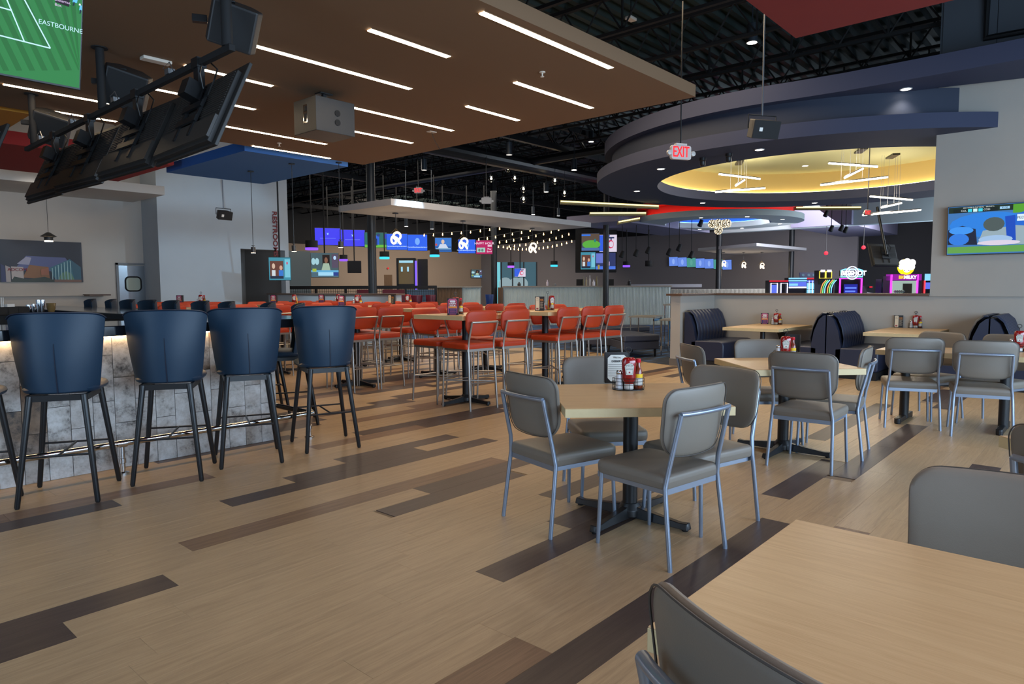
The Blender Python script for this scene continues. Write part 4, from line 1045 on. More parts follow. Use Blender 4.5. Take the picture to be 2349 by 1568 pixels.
# four screens seen from the back on a hanging rail
railT = thing('screen_rail', 'black hanging rail with poles that carries the row of back-facing screens', 'rail', (2.3, 7.0, 3.03))
q = MB(); q.box((0, .05, 0), (.045, 5.0, .045)); q.build('beam', M_blackm, railT, bevel=.004)
for i, y in enumerate((4.62, 7.04, 9.24)):
    q = MB(); q.lathe([(.036, .02), (.036, .57)], (0, y-7.0, 0), 14); q.lathe([(.07, .56), (.07, .568)], (0, y-7, 0), 14); q.build('pole', M_blackm, railT, smooth=True)
ordr = ['nearest and largest', 'second', 'third', 'fourth and furthest']
for i, y in enumerate((5.06, 6.22, 7.40, 8.48)):
    tv('television', 'flat screen seen from behind on the hanging rail, '+ordr[i], (2.31, y, 2.64), PI/2+(-.05, .02, .05, .02)[i], math.radians(24), 1.13, .64, None, 'screens seen from behind on the rail', True)
    q = MB(); q.box((0, y-7.0, -.11), (.05, .07, .2)); q.box((-.06, y-7.0, -.2), (.12, .12, .12), (0,.35,0)); q.box((0, y-7, 0), (.07, .1, .07)); q.tube([(-.01, y-7.08, 0), (-.05, y-7.12, -.1), (-.02, y-7.1, -.2), (-.07, y-7.14, -.3)], .005, 6); q.build('hanger', M_black, railT)
    q = MB(); q.box((0, y-7+.5, .045), (.05, .07, .04)); q.tube([(0, y-7+.55, .05), (0, y-7+.62, .1), (0, y-7+.5, .12), (0, y-7+.42, .03)], .004, 6); q.build('junction_box', mat('galvanised', (140,142,144), rough=.35, metal=.8), railT)
p = P(0, 390, 2.5)
tv('television', 'flat screen seen from behind, cut off by the left edge', (1.36, 7.3, 2.45), PI/2+.1, math.radians(22), 1.1, .62, None, None, True)
def pole_speaker(x, y, z, rz, label, s_=1.):
    t = thing('pole_speaker', label, 'speaker', (x, y, z), rz, 'speakers on the screen rail poles')
    q = MB(); pf = [(-.17, 0), (.17, 0), (.20, .12), (.10, .26), (-.10, .26), (-.20, .12)]
    vs = [(x_*s_, y_*s_, -.17*s_) for x_, y_ in pf]+[(x_*s_, y_*s_, .17*s_) for x_, y_ in pf]; n = 6
    q.add(vs, [tuple(range(n-1,-1,-1)), tuple(range(n, 2*n))]+[(i, (i+1) % n, n+(i+1) % n, n+i) for i in range(n)]); o = q.build('cabinet', mat('speaker_black', (40, 40, 41), rough=.5, bump=.15, bscale=120), t, bevel=.012); o.rotation_euler = (.45, .25, 0)
    q = MB(); q.box((0, -.004, 0), (.31*s_, .006, .3*s_)); o = q.build('grille', M_blackm, t); o.rotation_euler = (.45, .25, 0)
    q = MB(); q.box((0, .13*s_, .19*s_), (.05, .3, .012)); q.box((0, .3*s_, .12*s_), (.05, .012, .2)); q.box((-.22, .2, .1), (.1, .05, .05)); q.build('bracket', M_black, t, bevel=.003); return t
pole_speaker(2.40, 4.74, 3.235, -.5, 'black angular speaker on the nearest pole, top centre-left', .86)
pole_speaker(2.48, 7.0, 3.25, -.35, 'black angular speaker on the middle pole')
pole_speaker(2.44, 9.2, 3.22, -.3, 'black angular speaker on the furthest pole')
# ceiling mounted black box
zb = 3.13; a = P(726, 297, zb); bL = P(679, 312, zb); bR = P(804, 317, zb)
w1 = bR.x-a.x; d1 = bL.y-a.y; zt = 3.50
t = thing('subwoofer', 'black box speaker hung under the brown ceiling', 'speaker', (a.x+w1/2, a.y+d1/2, zb))
q = MB(); q.bx(-w1/2, w1/2, -d1/2, d1/2, 0, zt-zb); q.build('cabinet', mat('speaker_grey', (54, 54, 54), rough=.5, bump=.2, bscale=90), t, bevel=.006)
q = MB(); q.bx(-w1/2-.006, -w1/2, -.06, .02, .1, .3); q.build('connector_panel', M_chrome, t)
q = MB(); q.bx(-w1/2-.012, -w1/2-.005, -.04, 0, .12, .2); q.bx(-w1/2-.012, -w1/2-.005, -.04, 0, .23, .28); q.build('connectors', M_blackm, t)
q = MB(); 
for z in (.12, .22): q.lathe([(.035, 0), (.035, .008), (0, .008)], (.02, -d1/2-.008, z), 18, axis='y')
q.build('handle_cups', M_blackm, t, smooth=True)
q = MB(); q.bx(-.02, .02, -.02, .02, zt-zb, 3.6-zb); q.bx(-.08, .08, -.06, .06, 3.588-zb, 3.6-zb); q.build('ceiling_mount', M_black, t)
# tennis screen upper left
def T(X, Yz):   # photo crop position -> screen fraction
    x = .55-(1235-X)/1235*.335; z = -.31+((1150+.2*X)-Yz)/1390*.44; return (x/1.11, z/.63)
tc = []
for k in range(14):
    x0 = -500+k*190; tc.append(([T(x0, 0), T(x0+85, 0), T(x0+85+560, 1100), T(x0+560, 1100)], (35, 104, 50)))
def clipp(poly): return [(max(-.49, min(.49, x)), max(-.47, min(.48, z))) for x, z in poly]
tc = [(clipp(p_), c) for p_, c in tc if max(x for x, z in clipp(p_)) > -.48 and min(x for x, z in clipp(p_)) < .48]
def ln(a, b, wd=9): 
    ax, ay = a; bx_, by = b; L = math.hypot(bx_-ax, by-ay); nx, ny = -(by-ay)/L*wd, (bx_-ax)/L*wd
    return [T(ax+nx, ay+ny), T(bx_+nx, by+ny), T(bx_-nx, by-ny), T(ax-nx, ay-ny)]
for a, b in [((50, 0), (355, 685)), ((290, 0), (745, 775)), ((-300, 535), (745, 775)), ((-300, 145), (160, 255)), ((50,0),(-50,-230)), ((290,0),(150,-240))]: tc.append((ln(a, b), (190, 232, 246)))
tc.append(([T(800, 110), T(1015, 172), T(1022, 75), T(985, 30), T(805, -5)], (28, 14, 26)))
for (x, y) in ((1100, 80), (1205, 190)): 
    tc.append((clipp([T(x-35, y+20), T(x+35, y+30), T(x+45, y-40), T(x-25, y-50)]), (96, 190, 236))); tc.append((clipp([T(x-30, y+70), T(x-10, y+70), T(x, y+20), T(x-20, y+10)]), (20, 30, 60)))
    tc.append((clipp([T(x-45, y-50), T(x-15, y-45), T(x-15, y-72), T(x-40, y-75)]), (226, 236, 240)))
a = T(890, 460); b = T(905, 95)
o = tv('television', 'big screen showing a green grass tennis court, top left corner', (1.21-.555, 4.0-.085, 2.405+.31), 0, math.radians(15), 1.11, .63, ((44, 122, 64), tc, [('EASTBOURNE', a[0]+.0, a[1]-.0, .030, (190, 232, 246), 0), ('Butternut', b[0], b[1], .017, (214, 190, 230), 0), ('Box.', b[0]-.015, b[1]-.035, .017, (214, 190, 230), 0)]))
q = MB(); q.tube([(0, .1, .1), (0, .16, .85)], .03, 10); q.build('hanging_pole', M_black, o)
# soccer screen on the right wall
ct = [(R4(-.49, .49, .36, .48), (24, 40, 30)), (R4(.12, .28, .3, .47), (78, 150, 40)), (R4(-.49, .49, -.46, -.33), (92, 150, 70)), (disc(-.1, .1, .38, .25), (40, 120, 210)), (disc(.3, .12, .2, .22), (30, 96, 196)),
      ([(-.49, -.28), (-.2, -.3), (-.22, .02), (-.35, .1), (-.49, .02)], (24, 30, 52)), (disc(-.36, .0, .12, .08), (60, 140, 226)), (disc(-.38, -.18, .1, .12), (46, 116, 210)),
      ([(-.2, -.3), (.45, -.33), (.42, .0), (.15, .06), (-.15, -.02)], (140, 160, 170)), ([(.05, .24), (.14, .26), (.16, -.3), (.08, -.3)], (22, 70, 176)), (disc(-.05, .1, .1, .14), (72, 84, 84)), (disc(-.03, -.2, .16, .08), (150, 180, 214)),
      (disc(.0, -.27, .2, .05), (206, 196, 214)), (R4(.16, .28, .14, .27), (206, 226, 240)), (R4(-.44, -.02, .36, .44), (14, 26, 24)), (R4(-.3, -.26, .37, .43), (60, 200, 220)), (R4(-.25, -.21, .37, .43), (200, 230, 230)), (R4(-.2, -.16, .37, .43), (60, 200, 220)), (R4(.0, .09, .39, .44), (150, 196, 226))]
tx = [('2023 WORLD CUP FINAL - GROUP A', -.2, .455, .024, (220, 230, 230), 0), ('COL', -.34, .40, .036, (220, 230, 230), 0), ('COD', -.12, .40, .036, (220, 230, 230), 0), ('85:58', .045, .415, .032, (10, 30, 60), 0), ('PEDRO', .22, .2, .05, (20, 30, 40), 0)]
a = PX(2175, 475, 12.4); b = PX(2170, 586, 12.4); hh = a.z-b.z; ww = hh*1.78
tv('television', 'wall screen with blue football players lying on the pitch, right wall', (12.40, a.y-ww/2, (a.z+b.z)/2), -PI/2, math.radians(3), ww, hh, ((58, 110, 170), ct, tx))

def flat_tv(px0, py0, px1, py1, D, label, content, yaw=None, tilt=.12, group=None, pole='roof'):
    """screen whose left/right edges show at px0/px1 and whose top/bottom at py0/py1, D metres ahead"""
    rr = ray((px0+px1)/2, (py0+py1)/2)
    if pole == 'wx': D = (34.-.12)/rr.x
    if pole == 'wy': D = (33.-.12)/rr.y
    c = PD((px0+px1)/2, (py0+py1)/2, D); k = D/F_PX; wv = (px1-px0)*k; hv = (py1-py0)*k
    rz = math.atan2(c.y, c.x)-PI/2 if yaw is None else yaw
    face = math.atan2(c.y, c.x)-PI/2
    wd = wv/max(.3, math.cos(rz-face))/math.cos(math.atan(abs((px0+px1)/2-1174.5)/F_PX))
    t = tv('television', label, c, rz, tilt, wd, hv/math.cos(tilt), content, group)
    if pole in ('wx', 'wy'): q = MB(); q.box((0, .09, 0), (.3, .12, .2)); q.build('wall_mount', M_blackm, t)
    elif pole:
        if pole == 'roof': pole = 6.16-c.z
        q = MB(); q.tube([(0, .06, 0), (0, .06, pole)], .02, 8); q.box((0, .06, 0), (.2, .04, .2)); q.build('hanging_pole', M_blackm, t)
    return t
BLUE = (62, 60, 226); BL2 = (40, 92, 222)
def blue_menu(kind):
    if kind == 0: return (BLUE, [(R4(-.02, .02, .1, .2), (150, 200, 255)), (R4(-.035, -.02, .18, .22), (150,200,255)), (R4(.02, .035, .18, .22), (150,200,255)), (R4(-.3, .3, -.10, -.075), (110, 130, 240))])
    return (BL2, [(disc(0, .08, .12, .22), (110, 160, 250)), (R4(-.4, .4, -.28, -.25), (150, 190, 255))], [('Play and Bowling on the lanes!', 0, -.27, .06, (190, 214, 255), 0)])
NEWS = ((70, 96, 110), [(R4(-.49, .49, -.2, .47), (66, 86, 92)), (disc(-.4, .15, .07, .14), (150, 190, 200)), (disc(-.27, .15, .07, .14), (150, 190, 200)), (R4(-.08, .18, -.15, .42), (34, 24, 22)), (disc(.05, .2, .06, .12), (120, 84, 66)), ([(-.12, -.2), (.2, -.2), (.15, .08), (-.05, .08)], (150, 170, 150)),
     (R4(.25, .48, -.1, .45), (80, 70, 90)), (disc(.36, .3, .05, .08), (170, 200, 230)), (R4(-.49, .49, -.28, -.2), (90, 160, 200)), (R4(-.24, .3, -.42, -.28), (150, 200, 226)), (R4(-.44, -.3, -.26, -.14), (150, 170, 60)), (R4(.3, .48, -.42, -.28), (40, 60, 130))])
COOK = ((60, 130, 150), [(R4(-.44, .16, -.36, .34), (92, 56, 46)), (disc(-.28, .12, .07, .12), (196, 170, 150)), (R4(-.36, -.2, -.3, -.05), (190, 200, 206)), (disc(.05, .05, .07, .1), (190, 150, 130)), (R4(-.05, .15, -.3, -.05), (50, 110, 190)), (R4(-.44, .16, -.42, -.3), (30, 40, 60)), (R4(.22, .46, -.36, .42), (110, 180, 200)), (R4(.3, .36, .2, .3), (190, 60, 90))])
STAD = ((60, 66, 84), [(R4(-.49, .49, -.02, .47), (84, 70, 60)), (R4(-.49, .0, .36, .44), (40, 110, 220)), (disc(.05, -.12, .5, .24), (84, 160, 60)), (R4(-.49, .49, -.45, -.3), (70, 100, 150)), (disc(.25, .1, .05, .1), (30, 110, 120))])
LOGO = ((206, 196, 214), [([(-.49, -.45), (-.2, -.45), (.1, .47), (-.49, .47)], (50, 90, 210)), (R4(-.02, .34, .28, .36), (30, 40, 80)), (R4(.13, .2, -.25, .36), (30, 40, 80)), (disc(.14, -.05, .18, .24), (200, 50, 90)), (disc(.17, -.05, .13, .17), (206, 196, 214))])
LADY = ((44, 52, 96), [(R4(-.49, .0, -.1, .45), (96, 110, 190)), (disc(.05, .1, .08, .14), (180, 130, 110)), (R4(-.05, .2, -.25, -.02), (170, 150, 190)), (R4(-.49, .49, -.45, -.28), (70, 110, 210)), (R4(-.4, -.3, -.45, -.2), (150, 130, 60))])
GOLF = ((40, 96, 90), [(R4(-.49, .49, -.47, -.3), (96, 170, 60)), (R4(-.1, .15, -.3, .3), (40, 90, 200)), (R4(.02, .06, -.35, .1), (20, 30, 40)), (disc(.12, .33, .08, .1), (40, 60, 110)), (R4(.38, .47, .1, .4), (50, 60, 170))])
MAN = ((50, 110, 190), [(R4(-.49, .49, -.45, -.1), (36, 84, 150)), (disc(.0, .22, .09, .15), (210, 180, 160)), ([(-.3, -.28), (.34, -.28), (.16, .06), (-.16, .06)], (190, 200, 220)), (R4(-.4, .45, -.3, -.22), (120, 160, 190)), (disc(-.38, .02, .06, .08), (190, 70, 60)), (R4(-.45, -.2, -.44, -.36), (220, 230, 240))])
HAPPY = ((170, 30, 90), [(R4(-.45, .05, -.35, -.02), (150, 190, 180)), (R4(.2, .45, .05, .16), (220, 190, 210)), (disc(-.3, -.2, .07, .1), (90, 120, 110)), (disc(-.12, -.2, .07, .1), (90, 120, 110))], [('HAPPY HOUR', 0, .27, .12, (236, 220, 236), 0), ('Play', .3, -.12, .09, (236, 220, 236), 0), ('Bowl', .3, -.3, .09, (236, 220, 236), 0)])
flat_tv(619, 590, 665, 643, 17.5, 'hanging screen with two cooks, in front of the restroom passage', COOK, tilt=.15, pole=3.2)
flat_tv(715, 580, 775, 636, 19, 'hanging screen with a seated news presenter, left of the orange seats', NEWS, tilt=.15, pole=3.)
yw = 0.0
flat_tv(724, 523, 780, 562, 25.5, 'plain blue menu screen, leftmost of the long far row', blue_menu(0), tilt=.1)
flat_tv(781, 527, 836, 565, 25.5, 'blue menu screen with a small hourglass, second in the far row', blue_menu(0), tilt=.1)
flat_tv(837, 533, 887, 568, 25.5, 'screen with a bent-over golfer, partly behind the black column', GOLF, tilt=.1)
flat_tv(887, 536, 934, 573, 25.5, 'blue menu screen directly behind the first ring pendant', blue_menu(1), tilt=.1)
flat_tv(935, 538, 980, 575, 25.5, 'blue menu screen with a pale disc, right of the ring pendant', blue_menu(1), tilt=.1)
flat_tv(996, 545, 1036, 578, 25.5, 'screen with a man in a pale jersey, under the string lights', MAN, tilt=.1)
flat_tv(1051, 549, 1091, 581, 25.5, 'blue menu screen behind the second ring pendant', blue_menu(1), tilt=.1)
flat_tv(1092, 551, 1130, 583, 25.5, 'pink happy hour menu screen, right end of the far row', HAPPY, tilt=.1)
flat_tv(1081, 618, 1106, 637, 29, 'small bright screen on the beige wall above the far bar', NEWS, tilt=.05, yaw=0, pole='wy')
flat_tv(1180, 615, 1206, 635, 29, 'small white and blue screen above the far bar, hung before a glazed room', LOGO, tilt=.05)
flat_tv(798, 598, 828, 626, 24, 'dark switched-off hanging screen left of the black column', None, tilt=.15)
# four-screen block
c = PD(1367, 572, 27)
q = MB(); q.box((0, .45, -.03), (1.62, .8, 1.72)); o = q.build('screen_block_housing', M_blackm); o.location = c; o.rotation_euler.z = VR-.12; tag(o, 'black housing behind the block of four screens over the far bar', 'housing')
for px0, px1, py0, py1, ct_, lab in [(1334, 1375, 535, 576, STAD, 'upper left'), (1375, 1415, 538, 578, LOGO, 'upper right'), (1332, 1366, 578, 618, COOK, 'lower left'), (1367, 1412, 579, 619, LADY, 'lower right')]:
    flat_tv(px0, py0, px1, py1, 26.3, 'bright screen in the block of four over the far bar, '+lab, ct_, yaw=VR-.12, tilt=.02, pole=None)
for i in range(7):
    x0 = 1535+i*20.5
    flat_tv(x0, 589+i*1.1, x0+19.5, 610+i*1.4, 31, 'small pale screen in the row of seven on the grey wall, %s' % ['leftmost','second','third, green','fourth','fifth','sixth, green','rightmost'][i], ((70, 140, 130) if i in (2, 5) else (96, 130, 214), [(disc(0, .0, .15, .3), (84, 150, 140) if i in (2, 5) else (130, 160, 226))]), tilt=.1, yaw=-PI/2, group='row of seven screens on the grey wall', pole='wx')

# ================================================================== HANGING LIGHTS
M_bulb = emit('bulb_glow', (255, 232, 190), 7); M_ringlamp = emit('ring_glow', (255, 236, 214), 1.2); M_brass = mat('brass', (176, 140, 70), rough=.3, metal=.9)
def mini_pendant(px, py_top, z, py_bot, label):
    c = P(px, py_top, z); v = ray(px+1, py_bot); k = math.hypot(c.x, c.y)/math.hypot(v.x, v.y); zb_ = EYE+v.z*k
    t = thing('mini_pendant', label, 'light', (c.x, c.y, zb_), 0, 'cylinder pendants under the blue ceiling'); L = z-zb_
    q = MB(); q.lathe([(.055, L-.015), (.055, L)], (0,0,0), 16); q.build('canopy', M_black, t, smooth=True)
    q = MB(); q.lathe([(.006, .14), (.006, L-.01)], (0,0,0), 8); q.build('stem', M_black, t, smooth=True)
    q = MB(); q.lathe([(.04, 0.004), (.042, .004), (.042, .11), (.01, .112), (.01, .13), (.03, .132), (.03, .142), (.0, .145)], (0,0,0), 18); q.build('shade', mat('pewter', (66, 64, 62), rough=.4, metal=.4), t, smooth=True)
    q = MB(); q.lathe([(0, 0), (.039, 0), (.039, .008), (0, .008)], (0,0,0), 18); q.build('lamp', M_lamp, t)
    point('pendant_glow', (c.x, c.y, zb_-.06), 4, WARM, .05)
mini_pendant(575, 392, 3.6, 580, 'slim black pendant left of the restroom sign')
mini_pendant(669, 375, 3.6, 577, 'slim black pendant right of the restroom sign')
mini_pendant(777, 372, 3.6, 568, 'slim black pendant in front of the far blue screens')
c = P(118, 440, 3.3); 
t = thing('mini_pendant', 'small pendant with flared cap hanging before the wall mural', 'light', (4.55, 17.6, 2.47), 0)
q = MB(); q.lathe([(.005, .2), (.005, PY(378, 447, 17.0).z-2.47)], (0,0,0), 8); q.build('stem', M_black, t)
q = MB(); q.lathe([(.08, .02), (.085, .03), (.085, .09), (.16, .11), (.03, .2), (0, .2)], (0,0,0), 18); q.build('shade', mat('pewter', (66,64,62)), t, smooth=True)
q = MB(); q.lathe([(0, 0), (.08, 0), (.08, .025), (0, .025)], (0,0,0), 18); q.build('lamp', M_lamp, t)
def ring_pendant(px, py_top, top_z, py_c, label, D=None, s_=1., canopy=True):
    c = P(px, py_top, top_z) if D is None else PD(px, py_top, D)
    v = ray(px, py_c); k = math.hypot(c.x, c.y)/math.hypot(v.x, v.y); zc = EYE+v.z*k
    t = thing('ring_pendant', label, 'light', (c.x, c.y, zc), VR, 'ring knot pendants'); L = c.z-zc
    q = MB(); q.lathe([(.07*s_, L-.02), (.07*s_, L)], (0,0,0), 16); q.build('canopy', M_black, t, smooth=True)
    q = MB(); q.tube([(0,0,.2*s_), (0,0,L)], .006, 6); q.build('stem', M_black, t)
    for i, rot in enumerate([(PI/2, .0, 0), (PI/2, 0, 1.05), (PI/2+.7, .6, -1.05)]):
        R = Euler(rot).to_matrix(); off = [Vector((.03, 0, .06)), Vector((-.05, 0, -.03)), Vector((.06, 0, -.05))][i]
        q = MB(); q.tube([(R @ Vector((.085*math.cos(2*PI*j/24), .085*math.sin(2*PI*j/24), 0))+off)*s_ for j in range(24)], .027*s_, 8, closed=True); q.build('light_ring', M_ringlamp, t, smooth=True)
    q = MB(); r = .24*s_; q.tube([(0, 0, r), (r, 0, 0), (0, 0, -r), (-r, 0, 0)], .004, 6, closed=True); q.tube([(0, 0, r), (0, r, 0), (0, 0, -r), (0, -r, 0)], .004, 6, closed=True); q.build('diamond_frame', M_brass, t)
    point('ring_glow', (c.x, c.y, zc-.3*s_), 14, WARM, .15)
ring_pendant(907, 488, 3.2, 547, 'glowing ring knot pendant, leftmost under the pale ceiling panel')
ring_pendant(1062, 506, 3.2, 559, 'glowing ring knot pendant, middle of the pale ceiling panel')
ring_pendant(1221, 523, 3.2, 569, 'glowing ring knot pendant, right end of the pale ceiling panel')
ca = PD(1700, 572, 30)
fz = ca.z
q = MB(); q.prism([(PD(1601, 570, 31).x, PD(1601, 570, 31).y), (PD(1735, 580, 27.5).x, PD(1735, 580, 27.5).y), (PD(1850, 575, 31).x, PD(1850, 575, 31).y), (PD(1693, 560, 35).x, PD(1693, 560, 35).y)], fz, fz+.12)
tag(q.build('ceiling_cloud', mat('pale_cloud', (176,176,178))), 'small pale ceiling panel with three ring pendants, far right hall', 'ceiling panel')
for px, pc, lab in ((1660, 605, 'left'), (1706, 608, 'middle'), (1748, 610, 'right')):
    ring_pendant(px, 578, fz, pc, 'far small ring knot pendant, %s of the three in the grey hall' % lab, None, .95)
# clear globes cluster
for i, (px, py) in enumerate([(1127,410),(1165,387),(1181,409),(1218,386),(1238,378),(1258,370),(1273,415),(1295,443),(1201,434),(1201,457)]):
    c = PD(px, py, 21+(i % 3)*.25)
    t = thing('globe_pendant', ['leftmost globe','second globe, upper left','globe beside the upper left one','globe left of the top three','middle of the three highest globes','highest globe on the right','lone globe right of centre','rightmost globe','globe above the lowest one','lowest globe'][i]+' of the hanging glass cluster', 'light', c, 0, 'cluster of glass globe pendants')
    q = MB(); q.lathe([(.001, -.1), (.04, -.092), (.075, -.066), (.1, 0), (.075, .066), (.04, .092), (.02, .099)], (0,0,0), 20); q.build('globe', M_glass, t, smooth=True)
    q = MB(); q.lathe([(.0, -.03), (.028, -.015), (.033, .01), (.02, .04), (.012, .07), (0, .07)], (0,0,0), 14); q.build('bulb', M_bulb, t, smooth=True)
    q = MB(); q.lathe([(.025, .095), (.025, .13), (.005, .135), (.003, 6.16-c.z)], (0,0,0), 8); q.build('cord', M_black, t)
# string lights
STR = {'top': [(57,872),(150,870),(241,864),(333,857),(428,850),(520,842),(618,830),(711,818),(810,806)], 'second': [(602,915),(688,905),(770,892),(858,878),(938,862),(1030,846),(1115,825)],
 'third': [(810,943),(879,935),(951,923),(1027,911),(1099,897),(1173,880),(1250,862),(1326,843),(1400,818)], 'fourth': [(906,985),(959,981),(1013,973),(1072,967),(1132,957),(1188,946),(1250,933),(1310,918),(1375,902),(1436,884),(1502,863)],
 'lowest': [(798,988),(848,990),(887,1000),(921,1007),(957,1010),(998,1012),(1038,1013),(1077,1012),(1140,1009),(1205,1004),(1247,999),(1291,992),(1338,984),(1383,974),(1431,963),(1480,950),(1531,934)]}
bme = None
for k, (nm, pts) in enumerate(STR.items()):
    ps = [PD(x/4.355+960, y/4.355+340, 23.3+k*.35) for x, y in pts]
    t = thing('string_light', 'string of small warm bulbs over the far bar, %s strand' % nm, 'light', ps[0], 0, 'string lights over the far bar')
    q = MB(); q.tube([p_-ps[0]+Vector((0,0,.07)) for p_ in ps], .006, 5); q.build('cable', M_black, t)
    for p_ in ps:
        if bme is None:
            q = MB(); q.lathe([(0,-.025), (.017,-.015), (.02,.003), (.012,.02), (.01,.06), (0,.06)], (0,0,0), 10); o = q.build('bulb', emit('string_bulb', (255, 190, 110), 12), t, smooth=True); bme = o.data
        else: o = bpy.data.objects.new('bulb', bme); COL.objects.link(o); o.parent = t
        o.location = p_-ps[0]
# glowing mesh globes cluster
for i, (px, py) in enumerate([(1634,513),(1647,512),(1660,513),(1668,512),(1648,528)]):
    c = PD(px, py, 25.5+.2*i)
    q = MB(); q.lathe([(.16*math.sin(PI*j/8)+.0005, -.16*math.cos(PI*j/8)) for j in range(9)], (0,0,0), 16); o = q.build('mesh_globe', None or emit('sparkle', (255, 232, 190), 3), smooth=True); o.location = c
    m = bpy.data.materials.get('sparkle')
    q = MB(); q.tube([(0,0,.16), (0,0,4.28-c.z)], .006, 5); q.build('cord', M_black, o)
    tag(o, 'sparkling mesh globe lamp in the far cluster, %s' % ['left of the upper row','second of the upper row','third of the upper row','right of the upper row','single lower one'][i], 'light', 'sparkling globe cluster')
nt = MATS['sparkle'].node_tree; b = nt.nodes['Principled BSDF']; v = nt.nodes.new('ShaderNodeTexVoronoi'); v.inputs['Scale'].default_value = 28
mr = nt.nodes.new('ShaderNodeMapRange'); mr.inputs['From Min'].default_value = .25; mr.inputs['From Max'].default_value = .5; mr.inputs['To Min'].default_value = 4; mr.inputs['To Max'].default_value = .05
tcn = nt.nodes.new('ShaderNodeTexCoord'); nt.links.new(tcn.outputs['Object'], v.inputs['Vector']); nt.links.new(v.outputs['Distance'], mr.inputs['Value']); nt.links.new(mr.outputs[0], b.inputs['Emission Strength'])
# linear pendants in the dome
def bar_pendant(D, plate, bars, label):
    c = P(plate[0], plate[1], 4.5); t = thing('linear_pendant', label, 'light', c, 0, 'criss-cross bar pendants in the yellow dome')
    q = MB(); q.box((0, 0, -.02), (.55, .16, .04), (0,0,.5)); q.build('canopy', M_black, t)
    for (a, b_) in bars:
        pa = PD(a[0], a[1], D)-c; pb = PD(b_[0], b_[1], D)-c
        q = MB(); q.tube([pa, pb], .021, 10); br = q.build('light_bar', M_lampw, t, smooth=True)
        q = MB(); q.tube([pa+Vector((0,0,.022)), pb+Vector((0,0,.018))], .016, 8); q.build('housing', M_black, br)
        q = MB(); 
        for f in (.3, .62):
            m_ = pa.lerp(pb, f); q.tube([m_, (m_.x, m_.y, 0)], .003, 4)
        q.build('wires', mat('wire_grey', (150,150,150), rough=.4), br)
    cc = PD(bars[0][0][0]+40, bars[0][0][1]+20, D); point('bar_pendant_glow', cc, 70, NEUT, .3)
bar_pendant(16.2, (1696, 371), [((1649,399),(1744,410)), ((1687,426),(1708,412)), ((1641,440),(1755,431))], 'criss-cross light bars, leftmost in the yellow dome')
bar_pendant(14.6, (1975, 343), [((1901,374),(2013,382)), ((1937,408),(1980,386)), ((1883,424),(2036,406))], 'criss-cross light bars, middle group in the yellow dome')
bar_pendant(16.2, (2048, 356), [((1996,450),(2093,458)), ((2022,476),(2068,465)), ((1979,493),(2112,481))], 'criss-cross light bars, lowest group near the right wall')
# lit box beams
for a, b_, D, lab in [((1285,464),(1510,475),19,'longest, left of the round ceiling'), ((1352,491),(1481,487),20,'second, below the longest'), ((1417,511),(1467,502),21,'third and shortest'), ((1823,478),(1972,479),22,'right of the red band')]:
    pa = PD(a[0], a[1], D); pb = PD(b_[0], b_[1], D); pb.z = pa.z if abs(pa.z-pb.z) < .1 else pb.z
    t = thing('light_beam', 'brass box beam with glowing light line, '+lab, 'light', pa, 0, 'glowing box beams'); d = pb-pa; L = d.length; d.normalize()
    R = Matrix((d, Vector((0,0,1)).cross(d), Vector((0,0,1)))).transposed()
    q = MB(); q.box(d*L/2, (L, .2, .1), R); q.build('beam', mat('brass_beam', (120, 104, 54), rough=.4, metal=.3), t)
    q = MB(); sd = R @ Vector((0, -1, 0)) if (R @ Vector((0, -1, 0))).dot(_F) < 0 else R @ Vector((0, 1, 0)); q.box(d*L/2+sd*.105+Vector((0,0,.02)), (L-.02, .012, .035), R); q.build('light_line', emit('beam_led', (255, 232, 150), 2.2), t)
    q = MB(); 
    for f in (.15, .85): q.tube([d*L*f, d*L*f+Vector((0,0,6.16-pa.z))], .004, 4)
    q.build('wires', M_black, t)
# small can lights hanging in the black roof space
cans = [(1725,98,11.5,.09,'largest, between the brown and red panels',1),(1168,355,17,.08,'upper, left of the glass globes',1),(973,390,19,.08,'left, above the exit sign',1),(1317,390,19,.08,'right of the glass globes',1),(1253,440,23,.08,'right, under the globes',1),(1223,492,26,.07,'small, above the pale panel',1),
        (1356,325,20,.08,'under the roof trusses at top',1),(1281,495,26,.06,'far, lit, beside the light beams',1),(991,525,22,.06,'far, lit, left under the pale panel',1),(932,519,22,.06,'far, lit, second under the pale panel',1),(1112,700-545,0,0,'',0)]
for px, py, D, r, lab, on in cans:
    if not on: continue
    c = PD(px, py, D); t = thing('can_light', 'black cylinder ceiling can light, '+lab, 'light', c, 0, 'black can lights in the roof space')
    q = MB(); q.lathe([(r, .0), (r, .3), (.01, .31), (.01, 6.16-c.z)], (0,0,0), 16); q.build('can', mat('can_grey', (52, 60, 68), rough=.4, metal=.4), t, smooth=True)
    q = MB(); q.lathe([(0, -.002), (r*.92, -.002), (r*.92, .004), (0, .004)], (0,0,0), 16); q.build('lens', M_lampw if px != 1168 and px != 973 else emit('lens_dim', (220, 214, 205), 1.2), t)
c = PD(1447, 43, 11); q = MB(); q.box((0,0,0), (.19, .12, .05)); o = q.build('smoke_detector', mat('white_enamel', (215,205,190)), bevel=.015); o.location = c; tag(o, 'small white detector box high in the black roof', 'detector')
q = MB(); q.tube([(0,0,.02), (0,0,6.16-c.z)], .008, 6); q.build('stem', M_black, o)
